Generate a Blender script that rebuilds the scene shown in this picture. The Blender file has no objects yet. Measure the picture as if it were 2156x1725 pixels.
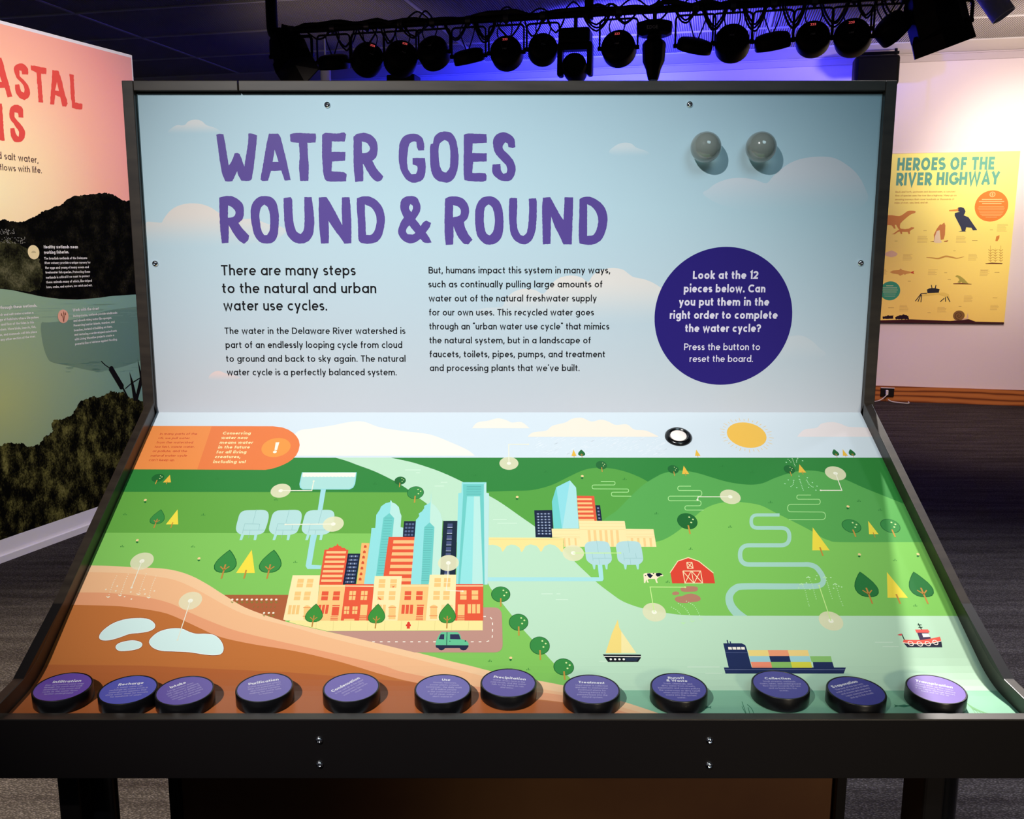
import bpy, bmesh, math, random
from mathutils import Vector, Matrix
from mathutils.geometry import tessellate_polygon
random.seed(7)
PI = math.pi
S = bpy.context.scene
COL = S.collection
# ------------------------------------------------------------------ camera, world, lights, exposure
F, CX, CY, TH, EYE = 1954.0, 1045.0, 862.5, math.radians(9.93), 1.58
cd = bpy.data.cameras.new('camera'); cam = bpy.data.objects.new('camera', cd); COL.objects.link(cam)
cam.location = (0, 0, EYE); cam.rotation_euler = (PI/2 - TH, 0, 0)
cd.sensor_fit = 'HORIZONTAL'; cd.sensor_width = 36; cd.lens = F/2156*36
cd.shift_x = (1078-CX)/2156; cd.clip_start = 0.02; cd.clip_end = 60
S.camera = cam
S.view_settings.view_transform = 'Standard'; S.view_settings.look = 'None'
S.view_settings.gamma = 1; S.view_settings.use_curve_mapping = False
S.view_settings.exposure = 0.0
w = bpy.data.worlds.new('world'); S.world = w; w.use_nodes = True
w.node_tree.nodes['Background'].inputs[0].default_value = (0.75, 0.8, 1.0, 1)
w.node_tree.nodes['Background'].inputs[1].default_value = 0.05

def spot(name, loc, aim, power, size, blend, color=(1, 1, 1), radius=0.05):
    l = bpy.data.lights.new(name, 'SPOT'); l.energy = power; l.spot_size = math.radians(size)
    l.spot_blend = blend; l.color = color; l.shadow_soft_size = radius
    o = bpy.data.objects.new(name, l); COL.objects.link(o); o.location = loc
    o.rotation_euler = (Vector(aim)-Vector(loc)).to_track_quat('-Z', 'Y').to_euler()
    return o
spot('key_spot', (-1.25, -1.0, 3.3), (-0.12, 1.64, 1.33), 640, 33, 1.0, (1, 0.99, 0.97), 0.035)
spot('fill_spot', (0.9, -0.8, 3.3), (0.5, 1.75, 1.45), 130, 50, 1.0, (0.62, 0.88, 1.0), 0.7)
spot('rear_spot', (1.24, 3.75, 3.3), (0.69, 1.42, 1.08), 1300, 17, 0.5, (1.0, 0.95, 0.9), 0.05)
spot('cabinet_fill_spot', (1.5, -3.0, 2.1), (0.75, 1.43, 0.64), 300, 24, 1.0, (1.0, 0.85, 0.62), 0.2)  # added lamp lifting the cabinet front, stands in for floor bounce
spot('partition_spot', (-0.1, 3.4, 3.3), (-2.3, 4.85, 1.55), 400, 78, 1.0, (1.0, 0.93, 0.93), 0.1)
spot('poster_spot', (4.3, 6.6, 3.3), (5.15, 9.3, 2.15), 330, 48, 1.0, (1.0, 0.93, 0.74), 0.1)
spot('pink_spot', (3.6, 5.2, 3.2), (5.0, 9.4, 1.3), 330, 62, 0.9, (1.0, 0.70, 0.64), 0.1)
spot('blue_spot', (1.5, 8.0, 2.45), (0.9, 10.1, 3.25), 1900, 76, 1.0, (0.02, 0.028, 1.0), 0.08)
spot('blue_wide_spot', (0.9, 7.5, 2.35), (1.3, 8.5, 3.43), 1800, 104, 1.0, (0.05, 0.045, 1.0), 0.08)
spot('ceiling_wash', (4.4, 6.9, 1.9), (4.6, 8.6, 3.42), 300, 95, 1.0, (1.0, 0.84, 0.74), 0.2)
spot('ceiling_wash_low', (-1.4, 7.0, 2.0), (-1.3, 8.0, 3.42), 30, 70, 1.0, (1.0, 0.8, 0.72), 0.2)
spot('carpet_left_spot', (-2.6, 1.5, 3.3), (-1.65, 2.6, 0.0), 1900, 50, 1.0, (1.0, 0.9, 0.74), 0.1)
spot('carpet_right_spot', (3.0, 3.0, 3.3), (2.1, 2.9, 0.0), 900, 85, 1.0, (0.80, 0.84, 1.0), 0.1)
spot('carpet_far_spot', (3.8, 7.2, 3.3), (4.2, 8.2, 0.0), 330, 80, 1.0, (1.0, 0.74, 0.64), 0.1)

# ------------------------------------------------------------------ helpers
def lin(c):
    c = c/255
    return c/12.92 if c <= 0.04045 else ((c+0.055)/1.055)**2.4
MATS = {}
def mat(rgb, rough=0.45, spec=0.35, metal=0.0, alpha=1.0, k=1.0, grain=0.0):
    key = (rgb, rough, spec, metal, alpha, k, grain)
    if key in MATS: return MATS[key]
    m = bpy.data.materials.new('paint'); m.use_nodes = True
    nt = m.node_tree; b = nt.nodes['Principled BSDF']
    c = tuple(lin(x)*k for x in rgb)+(1,)
    b.inputs['Base Color'].default_value = c
    b.inputs['Roughness'].default_value = rough
    b.inputs['Specular IOR Level'].default_value = spec
    b.inputs['Metallic'].default_value = metal
    b.inputs['Alpha'].default_value = alpha
    if grain:
        n = nt.nodes.new('ShaderNodeTexNoise'); n.inputs['Scale'].default_value = 900
        tc = nt.nodes.new('ShaderNodeTexCoord'); nt.links.new(tc.outputs['Object'], n.inputs['Vector'])
        bp = nt.nodes.new('ShaderNodeBump'); bp.inputs['Strength'].default_value = grain; bp.inputs['Distance'].default_value = 0.0005
        nt.links.new(n.outputs['Fac'], bp.inputs['Height']); nt.links.new(bp.outputs['Normal'], b.inputs['Normal'])
    MATS[key] = m
    return m
PK = 0.86
def pr(rgb, alpha=1.0): return mat(tuple(rgb), 0.34, 0.3, 0, alpha, PK)      # printed vinyl
def prs(rgb, alpha=1.0): return mat(tuple(rgb), 0.7, 0.08, 0, alpha, PK)       # printed wall graphic

def tag(o, label=None, cat=None, group=None, kind=None):
    if label: o['label'] = label
    if cat: o['category'] = cat
    if group: o['group'] = group
    if kind: o['kind'] = kind
    return o
def empty(name, loc, label=None, cat=None, group=None, rz=0.0):
    o = bpy.data.objects.new(name, None); COL.objects.link(o); o.location = loc; o.rotation_euler = (0, 0, rz)
    return tag(o, label, cat, group)
def link(name, me, parent=None, world=True):
    o = bpy.data.objects.new(name, me); COL.objects.link(o)
    if parent is not None:
        o.parent = parent
        if world: bpy.context.view_layer.update(); o.matrix_parent_inverse = parent.matrix_world.inverted()
    return o
def bobj(name, bm, m, parent=None, smooth=False, world=True, bevel=0.0, auto=True):
    bmesh.ops.recalc_face_normals(bm, faces=bm.faces)
    me = bpy.data.meshes.new(name); bm.to_mesh(me); bm.free()
    for x in (m if isinstance(m, (list, tuple)) else [m]): me.materials.append(x)
    if smooth:
        for p in me.polygons: p.use_smooth = True
        if auto:
            try: me.set_sharp_from_angle(angle=math.radians(40))
            except Exception: pass
    o = link(name, me, parent, world)
    if bevel:
        b = o.modifiers.new('bevel', 'BEVEL'); b.width = bevel; b.segments = 2; b.limit_method = 'ANGLE'
    return o
def box(bm, c, s, M=None, mi=0):
    vs = []
    for dz in (-1, 1):
        for dy in (-1, 1):
            for dx in (-1, 1):
                p = Vector((c[0]+dx*s[0]/2, c[1]+dy*s[1]/2, c[2]+dz*s[2]/2))
                if M is not None: p = M @ p
                vs.append(bm.verts.new(p))
    for f in ((0, 1, 3, 2), (4, 6, 7, 5), (0, 4, 5, 1), (2, 3, 7, 6), (0, 2, 6, 4), (1, 5, 7, 3)):
        bm.faces.new([vs[i] for i in f]).material_index = mi
def lathe(bm, prof, seg=32, M=None, cap=True, mi=0):
    rings = []
    for r, z in prof:
        ring = []
        for i in range(seg):
            a = 2*PI*i/seg; p = Vector((r*math.cos(a), r*math.sin(a), z))
            ring.append(bm.verts.new(M @ p if M is not None else p))
        rings.append(ring)
    for a, b in zip(rings, rings[1:]):
        for i in range(seg):
            j = (i+1) % seg
            bm.faces.new((a[i], a[j], b[j], b[i])).material_index = mi
    if cap:
        bm.faces.new(rings[0][::-1]).material_index = mi; bm.faces.new(rings[-1]).material_index = mi
def tube(bm, pts, r, seg=8, cap=True):
    pts = [Vector(p) for p in pts]; rings = []
    up = Vector((0, 0, 1)); prev = None
    for i, p in enumerate(pts):
        t = (pts[min(i+1, len(pts)-1)]-pts[max(i-1, 0)]).normalized()
        if prev is None:
            a = t.cross(up)
            if a.length < 1e-3: a = t.cross(Vector((1, 0, 0)))
            a.normalize()
        else:
            a = (prev - t*prev.dot(t)).normalized()
        prev = a; b = t.cross(a)
        rings.append([bm.verts.new(p+a*r*math.cos(2*PI*k/seg)+b*r*math.sin(2*PI*k/seg)) for k in range(seg)])
    for x, y in zip(rings, rings[1:]):
        for k in range(seg):
            j = (k+1) % seg; bm.faces.new((x[k], x[j], y[j], y[k]))
    if cap: bm.faces.new(rings[0][::-1]); bm.faces.new(rings[-1])
def spline(pts, n=6, closed=False):
    P = [tuple(p) for p in pts]; N = len(P); out = []
    rng = range(N if closed else N-1)
    for i in rng:
        if closed: p0, p1, p2, p3 = P[i-1], P[i], P[(i+1) % N], P[(i+2) % N]
        else: p0, p1, p2, p3 = P[max(i-1, 0)], P[i], P[i+1], P[min(i+2, N-1)]
        for k in range(n):
            t = k/n
            out.append(tuple(0.5*(2*b+(-a+c)*t+(2*a-5*b+4*c-d)*t*t+(-a+3*b-3*c+d)*t**3) for a, b, c, d in zip(p0, p1, p2, p3)))
    if not closed: out.append(P[-1])
    return out

# camera rays: measured points of the photograph are carried onto the real surfaces they lie on
ct, st = math.cos(TH), math.sin(TH)
EYEP = Vector((0, 0, EYE))
def ray(x, y):
    a, b = (x-CX)/F, -(y-CY)/F
    return Vector((a, ct+b*st, -st+b*ct))
def at_y(x, y, Y):
    r = ray(x, y); return EYEP+r*(Y/r.y)
def at_z(x, y, Z):
    r = ray(x, y); return EYEP+r*((Z-EYE)/r.z)
def at_plane(x, y, P, n):
    r = ray(x, y); return EYEP+r*((P-EYEP).dot(n)/r.dot(n))

class Plane:
    """flat print carrier: origin, u axis, v axis"""
    def __init__(s, o, u, v, step): s.o, s.u, s.v = Vector(o), Vector(u).normalized(), Vector(v).normalized(); s.n = s.u.cross(s.v); s.step = step; s.w = step; s.br = []; s.dz = step; s.boxes = []; s.rect = None
    def uv(s, x, y):
        p = at_plane(x, y, s.o, s.n)-s.o; return (p.dot(s.u), p.dot(s.v))
    def P(s, u, v, w): return s.o+s.u*u+s.v*v+s.n*w
XL, XR = -0.6754, 0.7246
def zs(Y): return 1.256-0.5658*(1.8175-Y)
def zt(Y): return 0.9425+0.06*(Y-1.17)
prof = [(1.8175, 1.256)]
for t in (0, .17, .33, .5, .67, .83, 1):
    A, Cn, B = (1.312, zs(1.312)), (1.2745, 0.9488), (1.238, zt(1.238))
    prof.append(tuple((1-t)**2*a+2*t*(1-t)*c+t*t*b for a, c, b in zip(A, Cn, B)))
prof.append((1.1705, zt(1.1705)))
class Slope:
    """work surface: u = x, v = minus arc length down the profile"""
    def __init__(s):
        s.p = [Vector((0, y, z)) for y, z in prof]; s.L = [0]
        for a, b in zip(s.p, s.p[1:]): s.L.append(s.L[-1]+(b-a).length)
        s.ns = [Vector((0, (b-a).z, -(b-a).y)).normalized() for a, b in zip(s.p, s.p[1:])]
        s.ns = [n if n.z > 0 else -n for n in s.ns]
        s.step = 1.0; s.w = 1.0; s.dz = 0.00002; s.boxes = []; s.rect = (XL, -s.L[-1], XR, 0); s.br = [-l for l in s.L[1:-1]]
    def uv(s, x, y):
        n = len(s.ns)
        for i in range(n):
            q = at_plane(x, y, s.p[i], s.ns[i]); d = (s.p[i+1]-s.p[i]); t = Vector((0, q.y-s.p[i].y, q.z-s.p[i].z)).dot(d)/d.length_squared
            if (t >= 0 or i == 0) and (t <= 1 or i == n-1): return (q.x, -(s.L[i]+t*d.length))
        return (q.x, -s.L[-1])
    def P(s, u, v, w):
        l = -v
        i = 0
        while i < len(s.ns)-1 and l > s.L[i+1]: i += 1
        t = (l-s.L[i])/(s.L[i+1]-s.L[i]); d = s.p[i+1]-s.p[i]
        n = s.ns[i]
        if 0 < i and t < .5: n = s.ns[i].lerp(s.ns[i-1], .5-t)
        elif i < len(s.ns)-1 and t > .5: n = s.ns[i].lerp(s.ns[i+1], t-.5)
        if i == 0: n = s.ns[0] if t < .96 else s.ns[0].lerp(s.ns[1], (t-.96)/.04*.5)
        q = s.p[i]+d*t+n.normalized()*w; q.x += u
        return q

def ribbon(pts, wd, closed=False):
    """quads along a path; wd is a number or a list of widths"""
    P = [Vector(p[:2]) for p in pts]
    Q = [P[0]]; W = [wd[0]] if isinstance(wd, (list, tuple)) else None
    for i, p in enumerate(P[1:], 1):
        if (p-Q[-1]).length > 1e-7:
            Q.append(p)
            if W is not None: W.append(wd[i])
    P = Q; n = len(P)
    if W is None: W = [wd]*n
    if n < 2: return []
    L, R = [], []
    for i in range(n):
        a = P[i-1] if (i > 0 or closed) else None; b = P[(i+1) % n] if (i < n-1 or closed) else None
        d1 = (P[i]-a).normalized() if a is not None else None; d2 = (b-P[i]).normalized() if b is not None else None
        if d1 is None: t = d2; m = 1
        elif d2 is None: t = d1; m = 1
        else:
            t = d1+d2
            if t.length < 1e-4: t = d1; m = 1
            else: t.normalize(); m = 1/max(0.45, t.dot(d1))
        nn = Vector((-t.y, t.x))*W[i]/2*m
        L.append(P[i]+nn); R.append(P[i]-nn)
    out = []
    for i in range(n if closed else n-1):
        j = (i+1) % n; out.append([tuple(R[i]), tuple(R[j]), tuple(L[j]), tuple(L[i])])
    return out
def ell(cx, cy, rx, ry, n=28, a0=0, a1=360, rot=0):
    out = []
    full = abs(a1-a0) >= 360
    for i in range(n if full else n+1):
        a = math.radians(a0+(a1-a0)*i/n); x, y = rx*math.cos(a), ry*math.sin(a)
        c, s = math.cos(rot), math.sin(rot); out.append((cx+x*c-y*s, cy+x*s+y*c))
    return out

def clip(pts, r):
    for ax, lim, sg in ((0, r[0], 1), (0, r[2], -1), (1, r[1], 1), (1, r[3], -1)):
        out = []
        for i in range(len(pts)):
            a, b = pts[i-1], pts[i]; da, db = (a[ax]-lim)*sg, (b[ax]-lim)*sg
            if (da < 0) != (db < 0):
                t = da/(da-db); out.append((a[0]+(b[0]-a[0])*t, a[1]+(b[1]-a[1])*t))
            if db >= 0: out.append(b)
        pts = out
        if len(pts) < 3: return []
    return pts
STUFF = {'printed_text', 'printed_grass_tuft', 'printed_ripple', 'printed_rain', 'printed_crop_row', 'printed_drop', 'printed_arrow'}
def rounded(pts, r, n=5):
    out = [pts[0]]
    for a_, b_, c_ in zip(pts, pts[1:], pts[2:]):
        A_, B_, C_ = Vector(a_), Vector(b_), Vector(c_); l1, l2 = (A_-B_).length, (C_-B_).length; rr = min(r, l1*.49, l2*.49)
        p, q = B_+(A_-B_)/l1*rr, B_+(C_-B_)/l2*rr
        for k in range(n+1):
            t = k/n; z = p*(1-t)**2+B_*2*t*(1-t)+q*t*t; out.append(tuple(z))
    return out+[pts[-1]]
class Art:
    """one printed motif = one mesh, lying on a carrier in paint order"""
    def __init__(s, ch, name, parent, org=(0, 0), sc=1.0, mk=pr, label=None):
        s.ch, s.name, s.parent, s.org, s.sc, s.mk, s.label = ch, name, parent, org, sc, mk, label
        s.faces = []; s.mats = []
    def px(s, p): return (s.org[0]+p[0]/s.sc, s.org[1]+p[1]/s.sc)
    def uv(s, p): return s.ch.uv(*s.px(p))
    def mi(s, c):
        m = c if isinstance(c, bpy.types.Material) else (s.mk(c[:3], c[3]) if len(c) > 3 else s.mk(c))
        if m not in s.mats: s.mats.append(m)
        return s.mats.index(m)
    def lay(s): s.ch.w += s.ch.step; return s.ch.w
    def polyuv(s, loops, c, w=None):
        w = s.lay() if w is None else w
        flat = [p for l in loops for p in l]
        tris = tessellate_polygon([[Vector((a, b, 0)) for a, b in l] for l in loops])
        s.faces += [([flat[i] for i in t], s.mi(c), w) for t in tris]
    def poly(s, pts, c, holes=(), smooth=0, closed=True):
        if smooth: pts = spline(pts, smooth, True)
        s.polyuv([[s.uv(p) for p in pts]]+[[s.uv(p) for p in (spline(h, smooth, True) if smooth else h)] for h in holes], c)
    def quads(s, qs, c, w=None, sub=0):
        w = s.lay() if w is None else w; k = s.mi(c)
        s.faces += [(q, k, w, sub) for q in qs]
    def line(s, pts, c, wpx, smooth=0, closed=False):
        if smooth: pts = spline(pts, smooth, closed)
        qs = ribbon(pts, wpx, closed)
        s.quads([[s.uv(p) for p in q] for q in qs], c)
    def disc(s, p, apx, c, n=32, k=1.0):
        """true circle on the carrier, half width apx in crop pixels"""
        a = s.uv(p); b = s.uv((p[0]+apx, p[1])); r = abs(b[0]-a[0])
        s.polyuv([ell(a[0], a[1], r, r*k, n)], c); return a, r
    def dots(s, ps, rpx, c):
        w = s.lay(); k = s.mi(c)
        for p in ps:
            a = s.uv(p); b = s.uv((p[0]+rpx, p[1])); r = abs(b[0]-a[0])
            s.faces.append((ell(a[0], a[1], r, r, 8), k, w))
    def lean(s, x0, x1, yt, yb, c, xa=0):
        """rectangle standing upright on the slope (its sides run to the slope's vanishing point)"""
        X, Y = 1044.0, -754.0
        def q(x, y):
            a = s.px((x, yb)); b = s.px((0, y))[1]; t = (b-Y)/(a[1]-Y); return s.ch.uv(X+(a[0]-X)*t, b)
        s.polyuv([[q(x0, yb), q(x1, yb), q(x1, yt), q(x0, yt)]], c)
    def build(s):
        bm = bmesh.new()
        cache = {}; lev = {}
        for w in sorted({f[2] for f in s.faces}):       # lowest free print layer over what is already there
            ps = [p for f in s.faces if f[2] == w for p in f[0]]
            ps = ps if not s.ch.rect else [(min(max(p[0], s.ch.rect[0]), s.ch.rect[2]), min(max(p[1], s.ch.rect[1]), s.ch.rect[3])) for p in ps]
            b = (min(p[0] for p in ps), min(p[1] for p in ps), max(p[0] for p in ps), max(p[1] for p in ps))
            L = 1+max([l for x, l in s.ch.boxes if x[0] < b[2] and b[0] < x[2] and x[1] < b[3] and b[1] < x[3]] or [0])
            s.ch.boxes.append((b, L)); lev[w] = L*s.ch.dz
        s.faces = [(f[0], f[1], lev[f[2]]+(f[3] if len(f) > 3 else 0)*s.ch.dz*.12) for f in s.faces]
        def V(p, w):
            k = (round(p[0], 6), round(p[1], 6), round(w, 8))
            if k not in cache: cache[k] = bm.verts.new((p[0], p[1], w))
            return cache[k]
        for pts, mi, w in s.faces:
            if s.ch.rect: pts = clip(pts, s.ch.rect)
            vs = []
            for p in pts:
                v = V(p, w)
                if v not in vs: vs.append(v)
            if len(vs) < 3: continue
            try: f = bm.faces.new(vs); f.material_index = mi
            except ValueError: pass
        for b in s.ch.br:
            ys = [v.co.y for v in bm.verts]
            if ys and min(ys) < b < max(ys):
                bmesh.ops.bisect_plane(bm, geom=bm.verts[:]+bm.edges[:]+bm.faces[:], plane_co=(0, b, 0), plane_no=(0, 1, 0))
        for v in bm.verts: v.co = s.ch.P(v.co.x, v.co.y, v.co.z)
        for f in bm.faces: f.normal_update()
        me = bpy.data.meshes.new(s.name); bm.to_mesh(me); bm.free()
        for m in s.mats: me.materials.append(m)
        o = link(s.name, me, s.parent)
        if s.label: o['label'] = s.label
        if s.name in STUFF: o['kind'] = 'stuff'
        return o

# ------------------------------------------------------------------ stroke lettering (round geometric sans)
def glyph(ch, w):
    h = w/2; r = 0.25-h; rx = 0.235-h; bx = rx+h; x2 = bx+rx; A = lambda cx, cy, a, b, s, e, n=12: ell(cx, cy, a, b, n, s, e) if abs(e-s) < 360 else ell(cx, cy, a, b, 18, s, e)+[(cx+a*math.cos(math.radians(s)), cy+b*math.sin(math.radians(s)))]
    W2 = 2*bx; ar = 0.165-h*.4; o = A(bx, .25, rx, r, 0, 360); C = .7; cr = C/2-h
    lo = {
     'a': (W2, [o, [(x2, 0), (x2, .5)]]), 'b': (W2, [o, [(h, 0), (h, .74)]]), 'd': (W2, [o, [(x2, 0), (x2, .74)]]),
     'c': (W2*.86, [A(bx, .25, rx, r, 48, 312)]), 'e': (W2*.97, [A(bx, .25, rx, r, 0, 318), [(h, .25), (x2+h*.6, .25)]]),
     'f': (.26, [[(.11, 0), (.11, .6)]+A(.11+.11, .6, .11, .14-h, 180, 85, 6), [(.0, .5-h), (.25, .5-h)]]),
     'g': (W2, [o, [(x2, .5), (x2, .0)]+A(bx, -.01, rx, .21-h, 0, -150)]),
     'h': (2*(h+ar), [[(h, 0), (h, .74)], A(h+ar, .5-h-ar, ar, ar, 180, 0)+[(h+2*ar, 0)]]),
     'i': (w, [[(h, 0), (h, .5)], [(h, .61), (h, .61+w*1.15)]]), 'l': (w, [[(h, 0), (h, .74)]]),
     'j': (w, [[(h, .5), (h, -.15)], [(h, .61), (h, .61+w)]]),
     'k': (.38, [[(h, 0), (h, .74)], [(.35, .5), (h, .2)], [(.13, .27), (.36, 0)]]),
     'm': (4*ar+w, [[(h, 0), (h, .5)], A(h+ar, .5-h-ar, ar, ar, 180, 0)+[(h+2*ar, 0)], A(h+3*ar, .5-h-ar, ar, ar, 180, 0)+[(h+4*ar, 0)]]),
     'n': (2*ar+w, [[(h, 0), (h, .5)], A(h+ar, .5-h-ar, ar, ar, 180, 0)+[(h+2*ar, 0)]]),
     'o': (W2, [o]), 'p': (W2, [o, [(h, -.2), (h, .5)]]), 'q': (W2, [o, [(x2, -.2), (x2, .5)]]),
     'r': (.25, [[(h, 0), (h, .5)], A(h+.15, .5-h-.15, .15, .15, 180, 75, 6)]),
     's': (.33, [A(.165, .5-h-(.25-h)/2, .13-h*.2, (.25-h)/2, 35, 270, 8)+A(.165, h+(.25-h)/2, .13-h*.2, (.25-h)/2, 90, -145, 8)[1:]]),
     't': (.27, [[(.11, .65), (.11, .14)]+A(.11+.1, .14, .1, .14-h, 180, 280, 5), [(0, .5-h), (.25, .5-h)]]),
     'u': (2*ar+w, [[(h, .5)]+A(h+ar, h+ar, ar, ar, 180, 360)+[(h+2*ar, .5)], [(h+2*ar, 0), (h+2*ar, .5)]]),
     'v': (.42, [[(h*.8, .5), (.21, h*.5), (.42-h*.8, .5)]]), 'w': (.64, [[(h*.8, .5), (.17, h*.5), (.32, .46), (.47, h*.5), (.64-h*.8, .5)]]),
     'x': (.4, [[(h, .5), (.4-h, 0)], [(.4-h, .5), (h, 0)]]), 'y': (.42, [[(h*.8, .5), (.22, .03)], [(.42-h*.8, .5), (.13, -.2)]]),
     'z': (.38, [[(.02, .5-h), (.33, .5-h), (.04, h), (.37, h)]]),
     '.': (w*1.1, [[(h, 0), (h, w*1.1)]]), ',': (w*1.1, [[(h*1.4, w*1.1), (h*.4, -w*.9)]]), "'": (w, [[(h, .74), (h*.7, .56)]]),
     '!': (w*1.1, [[(h, .2), (h, .7)], [(h, 0), (h, w*1.1)]]), '"': (.2, [[(.04, .74), (.07, .58)], [(.14, .74), (.17, .58)]]),
     '`': (.2, [[(.07, .74), (.03, .58)], [(.17, .74), (.13, .58)]]), '-': (.3, [[(.03, .24), (.27, .24)]]), '_': (.5, [[(.0, .24), (.5, .24)]]),
     ' ': (.17, []), '?': (.36, [A(.17, C-h-.15, .15, .15, 170, -60, 8)+[(.17, .32), (.17, .2)], [(.17, 0), (.17, w*1.1)]]),
     'A': (.58, [[(h*.8, 0), (.29, C-h*.3), (.58-h*.8, 0)], [(.13, .22), (.45, .22)]]),
     'B': (.46, [[(h, 0), (h, C)], [(h, C-h), (.24, C-h)]+A(.24, C-h-.15, .15, .155, 90, -90, 8)+[(h, .38)], [(h, .38), (.25, .38)]+A(.26, .205, .17, .19-h*.2, 90, -90, 8)+[(h, h)]]),
     'C': (.56, [A(.33, .35, .31-h*.5, cr, 48, 312)]), 'D': (.56, [[(h, 0), (h, C)], [(h, C-h), (.2, C-h)]+A(.22, .35, .32-h*.6, cr, 90, -90)+[(h, h)]]),
     'E': (.42, [[(h, 0), (h, C)], [(h, C-h), (.4, C-h)], [(h, .36), (.37, .36)], [(h, h), (.41, h)]]),
     'F': (.4, [[(h, 0), (h, C)], [(h, C-h), (.39, C-h)], [(h, .34), (.35, .34)]]),
     'G': (.6, [A(.33, .35, .31-h*.5, cr, 48, 345)+[(.61-h, .33), (.36, .33)]]), 'H': (.52, [[(h, 0), (h, C)], [(.52-h, 0), (.52-h, C)], [(h, .36), (.52-h, .36)]]),
     'I': (w, [[(h, 0), (h, C)]]), 'K': (.48, [[(h, 0), (h, C)], [(.44, C), (h, .28)], [(.16, .38), (.46, 0)]]),
     'L': (.38, [[(h, C), (h, h), (.38, h)]]), 'M': (.66, [[(h, 0), (h, C), (.33, .2), (.66-h, C), (.66-h, 0)]]),
     'N': (.56, [[(h, 0), (h, C-h*.5), (.56-h, h*.5), (.56-h, C)]]), 'O': (.66, [A(.33, .35, .32-h, cr, 0, 360)]),
     'P': (.45, [[(h, 0), (h, C)], [(h, C-h), (.24, C-h)]+A(.25, C-h-.17, .17, .17, 90, -90, 8)+[(h, C-h-.34)]]),
     'R': (.47, [[(h, 0), (h, C)], [(h, C-h), (.24, C-h)]+A(.25, C-h-.16, .16, .16, 90, -90, 8)+[(h, C-h-.32)], [(.2, C-h-.32), (.44, 0)]]),
     'S': (.44, [A(.22, C-h-(cr)/2, .18, cr/2, 35, 270, 8)+A(.22, h+cr/2, .18, cr/2, 90, -145, 8)[1:]]),
     'T': (.46, [[(.23, 0), (.23, C)], [(0, C-h), (.46, C-h)]]), 'U': (.52, [[(h, C), (h, .26)]+A(.26, .26, .26-h, .26-h, 180, 360)+[(.52-h, C)]]),
     'V': (.56, [[(h*.8, C), (.28, h*.4), (.56-h*.8, C)]]), 'W': (.8, [[(h*.8, C), (.21, h*.4), (.4, C*.9), (.59, h*.4), (.8-h*.8, C)]]),
     'Y': (.5, [[(.03, C), (.25, .32), (.47, C)], [(.25, .34), (.25, 0)]]),
     '1': (.22, [[(.02, C-.12), (.15, C-h*.4), (.15, 0)]]), '2': (.4, [A(.2, C-h-.16, .16, .16, 165, -35, 8)+[(.05, h), (.4, h)]]),
     '3': (.4, [A(.19, C-h-.14, .14, .14, 150, -80, 8)+A(.19, h+.17, .17, .17, 85, -150, 9)]), '5': (.4, [[(.36, C-h), (.08, C-h), (.06, .4)]+A(.19, h+.19, .17, .19, 110, -150, 9)]),
     '4': (.44, [[(.3, 0), (.3, C-h), (.02, .18), (.43, .18)]]),
     '&': (.54, [[(.52, 0), (.12, .5)]+A(.24, .54, .13, .12, 190, 0, 8)[0:]+[(.34, .44), (.1, .3)]+A(.2, .19, .15, .19-h, 150, 290, 7)+[(.38, .12), (.48, .34)]]),
    }
    return lo.get(ch, lo['-'])
def text_width(t, w, tr=.085):
    x = 0
    for c in t: x += glyph(c, w)[0]+tr
    return x-tr
def write(art, t, a, b, c, w=.1, sy=None, tr=.085, uvs=False, z=None):
    """t along the base line a-b (crop pixels, or carrier units when uvs)"""
    A = Vector(a if uvs else art.uv(a)); B = Vector(b if uvs else art.uv(b))
    L = (B-A).length; sx = L/text_width(t, w, tr); e = (B-A)/L; n = Vector((-e.y, e.x)); sy = sy or sx
    x = 0; z = art.lay() if z is None else z
    for ch in t:
        adv, strokes = glyph(ch, w)
        for i_, st_ in enumerate(strokes):
            art.quads([[tuple(A+e*((x+p[0])*sx)+n*(p[1]*sy)) for p in q] for q in ribbon(st_, w)], c, z, i_)
        x += adv+tr
    return sx
def block(art, lines, c, w=.1, ys=1.0, tr=.085):
    """lines: (text, x0, x1, baseline y) in crop pixels, one letter height for the whole block"""
    ss = []
    for t, x0, x1, y in lines:
        A = Vector(art.uv((x0, y))); B = Vector(art.uv((x1, y))); ss.append((B-A).length/text_width(t, w, tr))
    m = sum(ss)/len(ss)*ys
    for t, x0, x1, y in lines: write(art, t, (x0, y), (x1, y), c, w, m, tr)

# ------------------------------------------------------------------ setting
AZ = math.radians(13.2)
WD = Vector((math.cos(AZ), -math.sin(AZ), 0)); WN = Vector((-math.sin(AZ), -math.cos(AZ), 0)); KW = 10.215; ZC = 3.43
WO = -WN*KW
def nodes(m): return m.node_tree.nodes, m.node_tree.links, m.node_tree.nodes['Principled BSDF']
def proc(rough=.8, spec=.2):
    m = bpy.data.materials.new('surface'); m.use_nodes = True
    N, L, b = nodes(m); b.inputs['Roughness'].default_value = rough; b.inputs['Specular IOR Level'].default_value = spec
    return m, N, L, b
def ramp(N, stops):
    r = N.new('ShaderNodeValToRGB'); e = r.color_ramp.elements
    while len(e) < len(stops): e.new(.5)
    for x, (p, c) in zip(e, stops): x.position = p; x.color = tuple(lin(v) for v in c)+(1,)
    return r
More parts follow.
